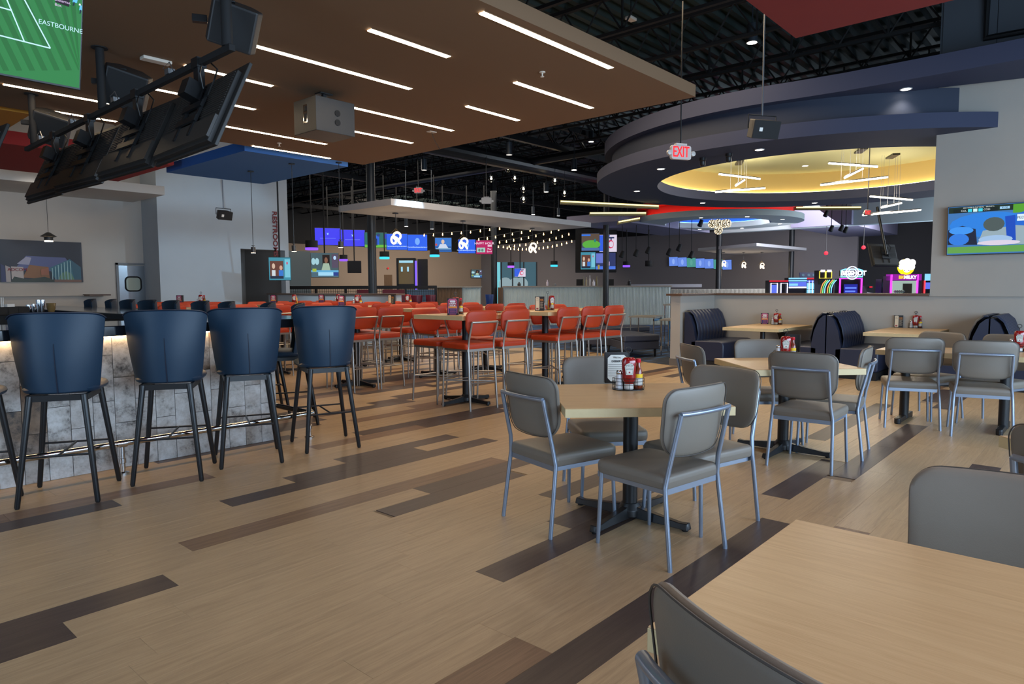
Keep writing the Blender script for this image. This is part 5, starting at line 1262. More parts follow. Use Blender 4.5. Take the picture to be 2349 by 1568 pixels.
# hanging box speakers
def box_speaker(px, py, D, wd, label, rz, top):
    c = PD(px, py, D); t = thing('hanging_speaker', label, 'speaker', c, rz, 'hanging box speakers'); h = wd*.58; d = wd*.5
    q = MB(); q.add([(-wd/2, -d/2, -h/2), (wd/2, -d/2, -h/2), (wd*.36, d/2, -h/2), (-wd*.36, d/2, -h/2), (-wd/2, -d/2, h/2), (wd/2, -d/2, h/2), (wd*.36, d/2, h/2), (-wd*.36, d/2, h/2)], [(0,3,2,1), (4,5,6,7), (0,1,5,4), (1,2,6,5), (2,3,7,6), (3,0,4,7)])
    o = q.build('cabinet', mat('speaker_black', (40,40,41)), t, bevel=.01); o.rotation_euler = (.3, 0, 0)
    q = MB(); q.box((0, -d/2-.004, 0), (wd*.97, .006, h*.95)); o = q.build('grille', M_blackm, t); o.rotation_euler = (.3, 0, 0)
    q = MB(); q.box((-wd*.22, -d/2-.009, 0), (.05, .004, .05)); o = q.build('badge', M_capw, t); o.rotation_euler = (.3, 0, 0)
    q = MB(); q.tube([(-wd/2-.01, 0, 0), (-wd/2-.01, 0, h*.75), (wd/2+.01, 0, h*.75), (wd/2+.01, 0, 0)], .008, 6); q.build('yoke', M_black, t)
    q = MB(); q.tube([(0, 0, h*.75), (0, 0, top-c.z)], .011, 8); q.build('rod', mat('zinc_rod', (120, 122, 126), rough=.4, metal=.6), t)
box_speaker(1748, 296, 9.4, .42, 'black box speaker on a rod before the blue ring', VR+.28, 6.16)
box_speaker(513, 493, 13.75, .30, 'small black box speaker hanging before the white wall', 0.1, 3.602)
# exit signs
M_exitr = emit('exit_red', (240, 44, 52), 1.3)
def exit_sign(px, py, D, label, rz, txt='EXIT', s_=1., top=3.7, lit=True):
    c = PD(px, py, D); t = thing('exit_sign', label, 'sign', c, rz, None)
    q = MB(); q.prism([(x, z) for x, z in rrect(.36*s_, .22*s_, .035*s_, 4)], -.03*s_, .03*s_); o = q.build('housing', mat('sign_cream', (206, 198, 192), rough=.5), t, bevel=.004); o.rotation_euler = (PI/2, 0, 0)
    if lit:
        x = text_mesh(txt, .235*s_, M_exitr, 'lettering', .003, xs=.62, bold=.003*s_); x.parent = t; x.location = (-.01*s_, -.034*s_, 0); x.rotation_euler = (PI/2, 0, 0)
    for sg in (-1, 1):
        q = MB(); q.lathe([(.04*s_, 0), (.04*s_, .04*s_), (.03*s_, .045*s_), (0, .045*s_)], (0,0,0), 14); o = q.build('emergency_lamp', mat('lamp_head', (200, 196, 190), rough=.3), t, smooth=True); o.location = (sg*.215*s_, 0, -.01); o.rotation_euler = (PI/2, 0, 0)
    q = MB(); q.box((0, 0, .125*s_), (.2*s_, .07*s_, .03*s_)); q.build('top_canopy', mat('sign_cream', (206,198,192)), t, bevel=.004)
    q = MB(); q.tube([(0, 0, .13*s_), (0, 0, top-c.z)], .010, 6); q.build('stem', M_black, t)
exit_sign(1561, 350, 9.6, 'red EXIT sign with arrow hanging before the blue ring', VR+.32, 'EXIT', .88, 6.16)
q = None
exit_sign(960, 437, 20, 'distant red EXIT sign left of the hanging globes', VR, 'EXIT', .72, 6.16)
exit_sign(1116, 460, 19, 'back of an exit sign, plain pale box above the pale panel', VR+PI, '', .78, 6.16, False)
exit_sign(1990, 488, 15, 'red EXIT sign behind the light bars near the right wall', VR+.3, 'EXIT', .5, 4.5)

# ================================================================== LEFT WALL THINGS
a = PY(185, 556, 18.97); b = PY(185, 647, 18.97)
mw = 4.0; mh = a.z-b.z
t = thing('wall_mural', 'wide night-sky campus picture on the left wall', 'picture', (a.x-mw/2, 18.96, b.z))
def mcol(c, nm): return mat(nm, c, rough=.4)
def FX(px): return (PY(px, 600, 18.97).x-(a.x-mw/2))
def FZ(py): return (646-py)/91*mh*.985
items = [([(FX(-400), 0), (FX(185), 0), (FX(185), mh), (FX(-400), mh)], mcol((15, 19, 38), 'mural_night')), ([(FX(30), FZ(620)), (FX(60), FZ(588)), (FX(150), FZ(590)), (FX(165), FZ(612)), (FX(150), FZ(622))], mcol((84, 92, 140), 'mural_dome')),
         ([(FX(38), FZ(606)), (FX(60), FZ(590)), (FX(72), FZ(592)), (FX(66), FZ(608))], mcol((160, 160, 182), 'mural_wing')), ([(FX(50), FZ(636)), (FX(66), FZ(608)), (FX(110), FZ(612)), (FX(112), FZ(640))], mcol((140, 92, 44), 'mural_tree')),
         ([(FX(112), FZ(614)), (FX(160), FZ(593)), (FX(184), FZ(611)), (FX(184), FZ(640)), (FX(124), FZ(640))], mcol((50, 110, 128), 'mural_glass')), ([(FX(160), FZ(593)), (FX(184), FZ(611)), (FX(184), FZ(640)), (FX(168), FZ(640))], mcol((40, 90, 110), 'mural_glass2')),
         ([(FX(132), FZ(640)), (FX(138), FZ(626)), (FX(150), FZ(621)), (FX(162), FZ(626)), (FX(168), FZ(640))], mcol((96, 140, 110), 'mural_bush')), ([(FX(0), FZ(646)), (FX(11), FZ(646)), (FX(10), FZ(612)), (FX(0), FZ(606))], mcol((40, 44, 90), 'mural_side')),
         ([(FX(11), FZ(646)), (FX(22), FZ(646)), (FX(22), FZ(614)), (FX(11), FZ(610))], mcol((170, 160, 156), 'mural_wall')), ([(FX(24), FZ(640)), (FX(52), FZ(640)), (FX(52), FZ(613)), (FX(24), FZ(612))], mcol((184, 172, 166), 'mural_sign')),
         ([(FX(22), FZ(646)), (FX(30), FZ(634)), (FX(60), FZ(640)), (FX(100), FZ(634)), (FX(122), FZ(641)), (FX(122), FZ(646))], mcol((40, 52, 36), 'mural_hedge')), ([(FX(122), FZ(646)), (FX(184), FZ(646)), (FX(184), FZ(640)), (FX(122), FZ(640))], mcol((120, 86, 70), 'mural_path')),
         ([(FX(92), FZ(630)), (FX(110), FZ(630)), (FX(110), FZ(613)), (FX(92), FZ(618))], mcol((164, 96, 60), 'mural_brick'))]
q = MB(); q.bx(-mw/2-.01, mw/2+.01, .0, .04, 0, mh); q.build('canvas', mcol((30, 34, 50), 'mural_edge'), t)
q = MB(); ms = []
for i, (poly, m) in enumerate(items):
    if m not in ms: ms.append(m)
    q.mi = ms.index(m); q.sheet([(x, -.001-.0012*i, max(0, z)) for x, z in poly], .0005, (0,-1,0))
q.build('picture', ms, t)
for k in range(7):
    x = FX(118+k*7); q = MB(); q.bx(x-.01, x+.01, -.022, -.018, FZ(640), FZ(614-min(k, 5)*3.4)); q.build('mullion', mcol((150, 190, 196), 'mural_mullion'), t)
o = text_mesh('ADCOM', .10, M_inkr, 'lettering', .002); o.parent = t; o.location = (FX(38), -.022, FZ(619)); o.rotation_euler = (PI/2, 0, 0)
# kitchen door
dx0 = PY(270, 607, 18.98).x; dx1 = PY(343, 607, 18.98).x; dz = PY(272, 607, 18.98).z
q = MB(); q.bx(dx0-.05, dx0, 18.95, 19.0, 0, dz+.05); q.bx(dx1-.02, dx1+.0, 18.95, 19.0, 0, dz+.05); q.bx(dx0-.05, dx1, 18.95, 19.0, dz, dz+.05)
d0 = structure(q.build('door_1', mat('door_frame_grey', (120,122,124), rough=.5)))
q = MB(); q.bx(dx0+.01, dx1-.03, 18.965, 18.99, .02, dz-.02); q.build('door_leaf', mat('stainless', (170, 176, 182), rough=.22, metal=.95, noise=.1, nscale=1.5), d0)
xc = PY(306, 651, 18.96).x; zc = PY(306, 651, 18.96).z
q = MB(); q.tube([(xc+x, 18.955, zc+z) for x, z in rrect(.37, .36, .1, 5)], .018, 6, closed=True); q.build('window_gasket', M_blackm, d0)
q = MB(); q.sheet([(xc+x, 18.962, zc+z) for x, z in rrect(.35, .34, .09, 5)], .003, (0,-1,0)); q.build('window_pane', mat('frosted_pane', (168, 176, 160), rough=.3), d0)
# restrooms sign letters, running down the wall
xs_ = PY(631, 540, 17.98).x
za = PY(636, 485, 17.98).z; zb = PY(636, 588, 17.98).z
t = thing('wall_sign', 'dark red vertical RESTROOMS lettering on the pale wall', 'sign', (xs_, 17.98, (za+zb)/2))
o = text_mesh('RESTROOMS', .2, mat('sign_red', (120, 36, 40), rough=.5), 'lettering', .008, bold=.004); L = o.dimensions.x; 
o.data.transform(Matrix.Diagonal(((za-zb)/max(.1, max(v.co.x for v in o.data.vertices)-min(v.co.x for v in o.data.vertices)), .95, 1, 1))); o.parent = t; o.rotation_euler = (PI/2, PI/2, 0)
# ledge, trims
q = MB(); q.bx(PY(202,672,18.6).x, PY(251,672,18.6).x, 18.5, 18.98, 1.27, 1.31); tag(q.build('wall_ledge', M_cap), 'short dark wall ledge left of the steel kitchen door', 'shelf')
q = MB(); q.bx(-2.9, PY(200,672,18.9).x, 18.9, 19.0, 1.27, 1.29); structure(q.build('trim_4', M_wall))
# bar ware on the counter
def at_counter(px, py): return P(px, py, 1.14)
M_straw = mat('straw_white', (220, 214, 206), rough=.6)
p = P(18, 722, 1.145)
t = thing('bar_caddy', 'black bar caddy with white straws on the counter, left edge', 'caddy', (p.x, p.y, 1.141), .6)
q = MB(); q.bx(-.2, .2, -.07, .07, 0, .012); 
for (x0, x1, y0, y1) in ((-.2,.2,-.07,-.062), (-.2,.2,.062,.07), (-.2,-.192,-.07,.07), (.192,.2,-.07,.07), (-.07,-.062,-.07,.07), (.06,.068,-.07,.07)): q.bx(x0, x1, y0, y1, 0, .09)
q.build('tray', M_blackm, t)
q = MB(); 
for i in range(40): x = -.18+.1*random.random(); y = -.05+.1*random.random(); q.tube([(x, y, .01), (x+random.uniform(-.01,.01), y, .19)], .003, 5)
q.build('straws', M_straw, t)['kind'] = 'stuff'
q = MB(); q.bx(-.05, .04, -.05, .05, .013, .12); q.build('napkins', M_straw, t)
for px, r, h, lab in ((66, .028, .09, 'shorter left chrome shaker'), (78, .024, .1, 'slim chrome cup beside it'), (90, .03, .15, 'tall chrome shaker, left'), (99, .026, .15, 'tall chrome shaker, right')):
    p = P(px, 716, 1.14); q = MB(); q.lathe([(r*.75, .001), (r, h*.95), (r*.98, h), (r*.92, h), (r*.7, .01), (0, .01)], (p.x, p.y, 1.14), 18)
    o = q.build('cocktail_shaker', M_chrome, smooth=True); tag(o, lab+' on the dark counter', 'cup', 'chrome bar ware')
p = P(118, 716, 1.14); q = MB(); q.lathe([(.03, .001), (.045, .05), (.05, .11), (.046, .11), (.04, .05), (.02, .012), (0, .012)], (p.x, p.y, 1.14), 20); tag(q.build('glass_bowl', mat('amber_glass', (120, 96, 60), rough=.1, spec=.8), smooth=True), 'amber tinted glass cup on the dark counter', 'cup')
p = P(1195-512, 704, 1.14)
# ================================================================== FAR HALL
VRr = VR
def facing_box(name, label, cat, px0, px1, py0, py1, D, m, depth=.4, z0=None, group=None, parts=None):
    a = PD(px0, (py0+py1)/2, D); b_ = PD(px1, (py0+py1)/2, D); zt_ = PD(px0, py0, D).z; zb_ = PD(px0, py1, D).z if z0 is None else z0
    mid = (a+b_)/2; L = (Vector((b_.x, b_.y))-Vector((a.x, a.y))).length; rz = math.atan2(b_.y-a.y, b_.x-a.x)
    t = thing(name, label, cat, (mid.x, mid.y, zb_), rz, group)
    q = MB(); q.bx(-L/2, L/2, 0, depth, 0, zt_-zb_); q.build('body', m, t); t['L'] = L; t['H'] = zt_-zb_; return t, L, zt_-zb_
M_tamb = mat('white_tambour', (206, 218, 214), rough=.55, noise=.05, nscale=3); M_oakf = mat('brown_panel', (112, 86, 62), rough=.5, noise=.12, nscale=6, stretch=(6,6,.5))
def tambour(px0, px1, D, zt_, label, m, pitch=.055, thick=.6, top=True):
    t, L, H = facing_box('far_counter', label, 'counter', px0, px1, 660, 700, D, m, thick, 0)
    t.location.z = 0
    for c_ in kids(t): c_.scale.z = zt_/H
    q = MB(); n = int(L/pitch)
    for i in range(n): x = -L/2+pitch*(i+.5); q.lathe([(pitch*.42, 0.02), (pitch*.42, zt_-.02)], (x, 0, 0), 6)
    q.build('ribs', m, t, smooth=True)['kind'] = 'stuff'
    if top: q = MB(); q.bx(-L/2-.04, L/2+.04, -.08, thick+.1, zt_, zt_+.05); q.build('countertop', mat('far_top', (150, 140, 126), rough=.4), t)
    return t
tambour(1155, 1538, 26, 1.45, 'long pale ribbed bar front across the middle distance', M_tamb)
tambour(1060, 1102, 26, 1.45, 'short pale ribbed counter left of the long one', M_tamb)
tambour(1003, 1059, 25.8, 1.45, 'brown ribbed counter end beside the red seats', M_oakf)
tambour(1142, 1154, 25.9, 1.45, 'narrow brown end post of the pale bar', M_oakf, top=False)
tambour(1539, 1845, 28, 1.36, 'low counter running right behind the cream booth wall', mat('grey_tambour', (150, 146, 134), rough=.6), thick=.5, top=False)
t, L, H = facing_box('service_ledge', 'thin grey ledge over the right end of the far bar', 'shelf', 1440, 1610, 652, 659, 28.5, mat('ledge_grey', (130,130,136), rough=.5), .5)
# dark railing with mesh and red seats
t, L, H = facing_box('mesh_railing', 'black railing with wire mesh before the red seats', 'railing', 652, 1002, 656, 663, 24.5, M_black, .08)
q = MB()
for i in range(6): x = -L/2+.05+i*(L-.1)/5; q.bx(x-.04, x+.04, 0, .06, -1.5, 0)
q.build('posts', M_black, t)
q = MB(); 
for i in range(70): x = -L/2+L*i/69; q.box((x, .03, -.7), (.012, .012, 1.4))
for i in range(9): q.box((0, .03, -.1-i*.16), (L, .012, .012))
q.build('wire_mesh', M_black, t)['kind'] = 'stuff'
wallbox('wall_lounge_blue', PD(652, 680, 26.5).x, PD(652, 680, 26.5).x+.1, PD(652,680,26.5).y-.1, PD(652,680,26.5).y, 0, 1.2, mat('lounge_blue', (70, 96, 120), rough=.6))
t, L, H = facing_box('lounge_partition', 'blue-grey low partition behind the wire mesh', 'partition', 920, 1002, 664, 740, 27, mat('lounge_blue', (70,96,120)), .1, 0)
def tub(px0, px1, py0, D, col, nm, label):
    c = PD((px0+px1)/2, py0, D); r = (px1-px0)/2*D/F_PX; top = c.z
    t = thing('lounge_stool', label, 'stool', (c.x, c.y, 0), VR, 'far lounge stools')
    q = MB(); q.lathe([(r*.72, top-.5), (r*.8, top-.3), (r, top-.03), (r*.97, top), (r*.85, top-.02), (r*.7, top-.2), (0, top-.22)], (0,0,0), 20); q.build('shell', mat(nm, col, rough=.4), t, smooth=True)
    q = MB(); q.lathe([(.03, 0.02), (.03, top-.48)], (0,0,0), 8); q.lathe([(.22, 0), (.22, .02), (.03, .04)], (0,0,0), 16); q.build('pedestal', M_black, t)
tub(942, 970, 677, 24, (110, 28, 44), 'burgundy_vinyl', 'burgundy tub stool behind the mesh, left one'); tub(976, 1000, 676, 24, (110,28,44), 'burgundy_vinyl', 'burgundy tub stool behind the mesh, right one')
tub(1113, 1133, 675, 25, (30, 60, 120), 'blue_vinyl', 'dark blue tub stool in the gap of the far counter'); 
for i, (px0, px1) in enumerate(((818, 846), (877, 925))):
    t, L, H = facing_box('lounge_sofa', 'burgundy sofa back above the low wall, '+('left' if i == 0 else 'right')+' of the glossy column', 'sofa', px0, px1, 664, 671, 21, mat('burgundy_vinyl', (110,28,44)), .3, 0)
# glazed kiosk and neon door in the beige wall
t, L, H = facing_box('arcade_cabinet', 'lit glass prize cabinet left of the purple neon line', 'cabinet', 912, 952, 592, 656, 27, mat('kiosk_tan', (120, 104, 70), rough=.5), .5, 0)
q = MB(); 
for x in (-.5, .5): q.bx(x*L-.04, x*L+.04, -.03, .0, 0, H)
for z in (.6, .99): q.bx(-L/2, L/2, -.03, 0, H*z-.03, H*z+.03)
q.build('frame', M_black, t); 
for (x0, x1, z0, z1) in ((-.4, .4, .93, .965), (-.3, -.2, .8, .87), (.05, .15, .8, .87)): q = MB(); q.bx(L*x0, L*x1, -.012, -.004, H*z0, H*z1); q.build('light', emit('kiosk_light', (150, 200, 220), 1), t)
t, L, H = facing_box('neon_tube', 'vertical purple neon tube beside a black door', 'light', 952, 956, 598, 642, 26.9, emit('neon_purple', (96, 70, 246), 2), .05, 0)
t, L, H = facing_box('dark_doorway', 'black mesh doorway right of the purple neon tube', 'door', 958, 980, 594, 656, 27, M_blackm, .2, 0)
t, L, H = facing_box('notice_door', 'brown wooden door low on the beige wall', 'door', 881, 899, 630, 656, 30, M_oakf, .1, 0)
c = PY(891, 615, 32.9); q = MB(); q.lathe([(0,0), (.06,0), (.06,.03), (0,.03)], (0,0,0), 12, axis='y'); o = q.build('alarm_lamp', emit('alarm_red', (220, 50, 50), .8)); o.location = c; tag(o, 'small round red alarm light on the beige wall', 'light')
# glazed room at px 1139-1230
t, L, H = facing_box('glazed_room', 'bright glazed room with clocks above the far bar', 'window', 1139, 1231, 601, 652, 31, emit('glazed_room_light', (58, 88, 100), 1), .2, 0)
q = MB(); 
for x in (-.5, -.38, -.1, .18, .5): q.bx(x*L-.03, x*L+.03, -.03, 0, 0, H)
q.build('frame', M_black, t); q = MB(); q.bx(-L*.5, -L*.41, -.02, -.01, 0, H); q.build('lit_panel', emit('room_cyan', (110, 190, 200), 1), t)
for i, x in enumerate((-.28, -.02, .02+.1)):
    q = MB(); q.lathe([(0,-.02), (.3,-.02), (.3,0), (0,0)], (x*L, 0, H*.62), 18, axis='y'); q.build('clock', emit('room_clock', (130, 150, 156), 1), t)
# bottles and small things on the far bar
for i, (px, w_, h_, col, lab) in enumerate([(1265, 5, 14, (200, 190, 200), 'pale drink can'), (1349, 4, 22, (110, 110, 90), 'greenish bottle, first of the group'), (1355, 4, 20, (160, 150, 120), 'tan bottle, second of the group'), (1363, 4, 24, (190, 190, 190), 'clear bottle, tallest of the group'), (1372, 6, 14, (220, 220, 226), 'white carton'), (1379, 4, 22, (130, 120, 80), 'olive bottle right of the carton'),
        (1200, 8, 9, (70, 66, 62), 'dark condiment tub'), (1454, 8, 14, (30, 30, 32), 'black menu block'), (1282, 8, 6, (120, 120, 120), 'grey tub beside the can')]):
    c = PD(px, 655, 25.9); r = w_*26/F_PX/2; h = h_*26/F_PX
    q = MB(); q.lathe([(r*.9, 0), (r, .02), (r, h*.6), (r*.45, h*.75), (r*.4, h), (0, h)], (c.x, c.y+.2, 1.502), 12); tag(q.build('bar_bottle', mat('far_item_%d' % i, col, rough=.3), smooth=True), lab+' standing on the far bar', 'bottle' if 'bottle' in lab else 'item')
for px0, px1, lab in ((1323, 1341, 'left'), (1396, 1408, 'right')):
    t, L, H = facing_box('till', 'black cash register screen on the far bar, %s' % lab, 'till', px0, px1, 640, 655, 26.2, M_blackm, .2)
# hanging drum lamps with coloured rims
for i, (px, py, wd, D, col, lab) in enumerate([(715, 570, 28, 22, (120, 70, 255), 'violet rim, left of the blue screens'), (788, 596, 18, 24, (120, 70, 255), 'violet rim, lower left'), (882, 591, 22, 23, (50, 180, 220), 'cyan rim, right of the column'), (997, 586, 22, 23, (50, 180, 220), 'cyan rim, under the string lights'),
        (1271, 609, 16, 27, (50, 180, 220), 'cyan rim, left of the screen block'), (1437, 610, 16, 27, (120, 70, 255), 'violet rim, right of the screen block'), (1172, 611, 15, 27, (150, 80, 240), 'violet rim, over the glazed room'), (1488, 608, 16, 27, (30, 30, 34), 'unlit, beside the violet one')]):
    c = PD(px, py, D); r = wd/2*D/F_PX; t = thing('drum_lamp', 'black hanging drum lamp, '+lab, 'light', c, 0, 'black drum lamps')
    q = MB(); q.lathe([(r, 0), (r, r*1.3), (.02, r*1.35), (.012, 6.16-c.z)], (0,0,0), 20); q.build('drum', M_blackm, t, smooth=True)
    q = MB(); q.lathe([(r*1.02, -.04), (r*1.02, .03), (r*.95, .03), (r*.95, -.04)], (0,0,0), 20); q.build('rim', emit('rim_%d' % i, col, 1.6 if sum(col) > 200 else 0), t, smooth=True)
# bowling style hanging black spotlights over the grey hall
for i, (px, py) in enumerate([(1427,583),(1459,580),(1487,574),(1535,578),(1558,568),(1586,584),(1607,510+2),(1895,490),(1907,524),(1930,523),(1940,527)]):
    D = 25 if i < 7 else 23.5; c = PD(px, py, D); t = thing('spotlight', 'small black theatre spotlight hanging in the %s hall, %s' % ('grey' if i < 7 else 'right', ['leftmost','second','third','fourth','fifth','sixth','by the column','beside the yellow dome','first under the bulkhead','second under the bulkhead','third under the bulkhead'][i]), 'light', c, 0, 'black theatre spotlights')
    q = MB(); s_ = .13 if i < 7 else .11; q.lathe([(s_*.5, -s_), (s_*.7, -s_*.8), (s_*.5, s_), (0, s_*1.1)], (0,0,0), 12); o = q.build('lamp_body', M_blackm, t, smooth=True); o.rotation_euler = (.3, .2, 0)
    q = MB(); q.tube([(0,0,s_), (0,0,6.16-c.z)], .012, 6); q.build('stem', M_blackm, t)
for i, px in enumerate((1895, 1981)):
    c = PD(px, 580 if i == 0 else 567, 26); t = thing('red_pendant', 'small glowing red pendant, '+('left' if i == 0 else 'right')+' one above the arcade', 'light', c, 0)
    q = MB(); q.lathe([(.0,-.08), (.06,-.06), (.08,0), (.05,.06), (0,.08)], (0,0,0), 14); q.build('globe', emit('pendant_red', (230, 30, 60), 1.2), t, smooth=True)
    q = MB(); q.tube([(0,0,.08), (0,0,6.16-c.z)], .012, 6); q.build('cord', M_black, t)

# ================================================================== ARCADE
def neon_rect(t, x0, x1, z0, z1, y, r, m, nm='neon_frame', bottom=True):
    q = MB(); pts = [(x0, y, z0), (x0, y, z1), (x1, y, z1), (x1, y, z0)]; q.tube(pts, r, 6, closed=bottom); return q.build(nm, m, t)
M_cab = mat('arcade_black', (16, 14, 28), rough=.4); N_m = emit('neon_magenta', (226, 60, 226), 2.); N_c = emit('neon_cyan', (110, 190, 255), 2.2); N_w = emit('neon_white', (226, 226, 255), 2.4); N_b = emit('neon_blue', (60, 70, 246), 2.)
def cab(px0, px1, py0, D, label, m=M_cab): return facing_box('arcade_machine', label, 'arcade machine', px0, px1, py0, 900, D, m, .35, 0)
t, L, H = cab(1922, 1971, 639, 22, 'arcade machine with round BIG SHOT neon sign and magenta frame')
neon_rect(t, -L/2, L/2, .2, H, -.03, .03, N_m)
zc = (H-.5)
q = MB(); q.bx(-L*.3, L*.32, -.03, -.01, H-1.3, H-.18); q.build('display', emit('screen_bigshot', (36, 40, 150), 1), t)
for i in range(5): q = MB(); q.bx(-L*.26, L*(.26-.05*(i % 2)), -.045, -.035, H-.32-i*.11, H-.27-i*.11); q.build('score_line', emit('score_line', (100, 130, 240), 1), t)
q = MB(); q.bx(-L*.47, L*.47, -.06, .1, H+.08, H+.26); q.bx(-L*.3, L*.3, -.06, .1, H+.24, H+.31); sg = q.build('sign_board', M_cab, t)
o = text_mesh('BIG', .2, N_w, 'lettering', .004, bold=.006); o.parent = sg; o.location = (-L*.29, -.07, H+.17); o.rotation_euler = (PI/2,0,0)
o = text_mesh('SHOT', .2, N_w, 'lettering', .004, bold=.006); o.parent = sg; o.location = (L*.29, -.07, H+.17); o.rotation_euler = (PI/2,0,0)
for r in (.2, .13, .06): q = MB(); q.tube([(r*math.cos(2*PI*j/24), -.1, H+.18+r*math.sin(2*PI*j/24)) for j in range(24)], .014, 6, closed=True); q.build('sign_ring', N_w, sg)
q = MB(); q.tube([(-L*.5,-.07,H+.06), (-L*.5,-.07,H+.26), (-L*.3,-.07,H+.3), (L*.3,-.07,H+.3), (L*.5,-.07,H+.26), (L*.5,-.07,H+.06)], .02, 6, closed=True); q.build('sign_outline', N_c, sg)
t, L, H = cab(2036, 2106, 633, 20, 'claw machine with purple header and glowing yellow disc sign', mat('claw_purple', (90, 30, 110), rough=.4))
q = MB(); q.bx(-L*.42, L*.36, -.02, -.005, .4, H-.14); q.build('display_window', emit('claw_white', (150, 170, 160), 1), t)
q = MB(); q.bx(-L*.08, L*.22, -.03, -.02, .4, H-.22); q.build('prize_chute', mat('chute', (90, 86, 70), rough=.5), t)
q = MB(); 
for i in range(14): q.lathe([(0,-.05), (.05,0), (0,.05)], (-L*.34+.06*(i % 5), -.05, H-.45-.12*(i//5)), 8)
q.build('plush_prizes', mat('plush_prize', (170, 190, 180), rough=.8), t)['kind'] = 'stuff'
for x, m in ((-.47, N_m), (.38, N_m)): q = MB(); q.tube([(x*L, -.04, .2), (x*L, -.04, H+.04)], .03, 6); q.build('neon_post', m, t)
q = MB(); q.bx(-L*.5, L*.5, -.06, .2, H-.13, H+.05); hd = q.build('header', emit('header_purple', (140, 30, 150), 1), t)
o = text_mesh('BIG', .13, emit('yellow_letters', (236, 200, 30), 1.2), 'lettering', .004, bold=.004); o.parent = hd; o.location = (-L*.14, -.07, H-.04); o.rotation_euler = (PI/2,0,0)
o = text_mesh('MILKY', .13, N_w, 'lettering', .004, bold=.004); o.parent = hd; o.location = (L*.12, -.07, H-.04); o.rotation_euler = (PI/2,0,0)
q = MB(); q.lathe([(0,-.06), (.23,-.06), (.23,.02), (0,.02)], (0, 0, H+.26), 28, axis='y'); ds = q.build('disc_sign', emit('disc_yellow', (246, 220, 20), 1.4), t)
q = MB(); 
for (x, z, r) in ((0, .02, .14), (-.13, .1, .09), (.15, .1, .1), (-.16, -.02, .08), (.14, -.02, .09), (0, -.08, .1), (0, .12, .11)): q.lathe([(0,-.08), (r,-.08), (r,-.061), (0,-.061)], (x, 0, H+.28+z), 16, axis='y')
q.build('disc_face', emit('disc_white', (255, 250, 250), 1.6), ds)
q = MB(); 
for x in (-.07, .05): q.lathe([(0,-.09), (.015,-.09), (.015,-.081), (0,-.081)], (x, 0, H+.16), 8, axis='y')
q.build('disc_dots', emit('dot_violet', (90, 40, 140), .6), ds)
def game(px0, px1, py0, D, label, rows):
    t, L, H = cab(px0, px1, py0, D, label)
    for i, (x0, x1, z0, z1, m) in enumerate(rows): q = MB(); q.bx(x0*L, x1*L, -.04-.004*i, -.02-.004*i, H-z0, H-z1); q.build('lit_panel', m, t)
    return t, L, H
P_b = emit('panel_blue', (90, 110, 226), 1.); P_c = emit('panel_cyan', (130, 200, 236), 1.1); P_r = emit('panel_red', (200, 30, 50), 1.); P_k = emit('panel_navy', (24, 34, 74), 1.)
t, L, H = game(1761, 1804, 643, 24, 'low black game cabinet with red top and white neon arches, left of the arcade', [(-.5, .5, .0, .05, P_r)])
for x in (-.25, .28): neon_rect(t, (x-.17)*L, (x+.17)*L, H-.6, H-.1, -.05, .018, N_w, 'neon_arch')
q = MB(); q.bx(-L*.4, -L*.1, -.03, -.02, H-.5, H-.15); q.build('lit_panel', P_b, t)
t, L, H = game(1805, 1846, 637, 24, 'long blue-lit prize game with cyan bar, left half', [(-.5, .5, .0, .05, P_c), (-.5, .5, .09, .12, N_c), (-.48, .48, .14, .30, P_b), (-.48, .48, .31, .36, N_w), (-.48, .0, .2, .28, P_c)])
t, L, H = game(1846, 1878, 637, 24, 'long blue-lit prize game with red bar, right half', [(-.5, .5, .0, .05, P_r), (-.48, .48, .09, .16, P_b), (-.48, .48, .18, .4, P_c), (-.48, .48, .42, .9, P_c)])
for k in range(4): q = MB(); q.bx((-.36+k*.25)*L, (-.34+k*.25)*L, -.08, -.06, H-.9, H-.1); q.build('divider', N_w, t)
for i, (a, b_) in enumerate(((1836, 1850), (1850, 1885))):
    t, L, H = facing_box('tilted_sign', 'dark blue tilted display panel over the prize game, '+('narrow left' if i == 0 else 'wide right'), 'sign', a, b_, 624, 637, 24.3, P_k, .05)
    t.rotation_euler.x = -.3
    for k in range(1 if i == 0 else 3):
        q = MB(); q.lathe([(0,-.01), (.05,-.01), (.05,0), (0,0)], (((-.33+.33*k) if i else 0)*L, 0, H*.5), 10, axis='y'); q.build('emblem', emit('emblem_blue', (60, 96, 120), 1), t)
for i, px in enumerate((1890, 1905)):
    c = PD(px, 672, 22); t = thing('arcade_machine', 'curved neon ball game with rainbow edges, '+('left' if i == 0 else 'right')+' of the pair', 'arcade machine', (c.x, c.y, 0), VR)
    q = MB(); q.bx(-.1, .1, 0, .5, 0, 1.5); q.bx(-.11, .13, .2, .5, 1.5, 1.95); q.build('body', M_cab, t)
    for j, (cc, off) in enumerate(((emit('neon_green', (120, 230, 120), 1.6), -.06), (emit('neon_orange', (240, 150, 80), 1.6), -.12), (N_c, .0))):
        q = MB(); q.tube([(off, -.04, 1.2), (off+.01, -.04, 1.38), (off+.06, -.04, 1.52), (off+.16, -.04, 1.64)], .014, 6); q.build('neon_curve', cc, t)
    neon_rect(t, -.08, .1, 1.7, 1.92, .17, .014, emit('neon_yellow', (240, 220, 80), 1.6)); q = MB(); q.bx(-.04, .08, .14, .19, 1.9, 1.97); q.build('lamp_top', N_w, t)
t, L, H = game(2018, 2034, 640, 21, 'tall blue-edged game at the left side of the claw machine', [(-.1, .4, .3, .9, P_b), (-.3, .3, .1, .25, P_c)])
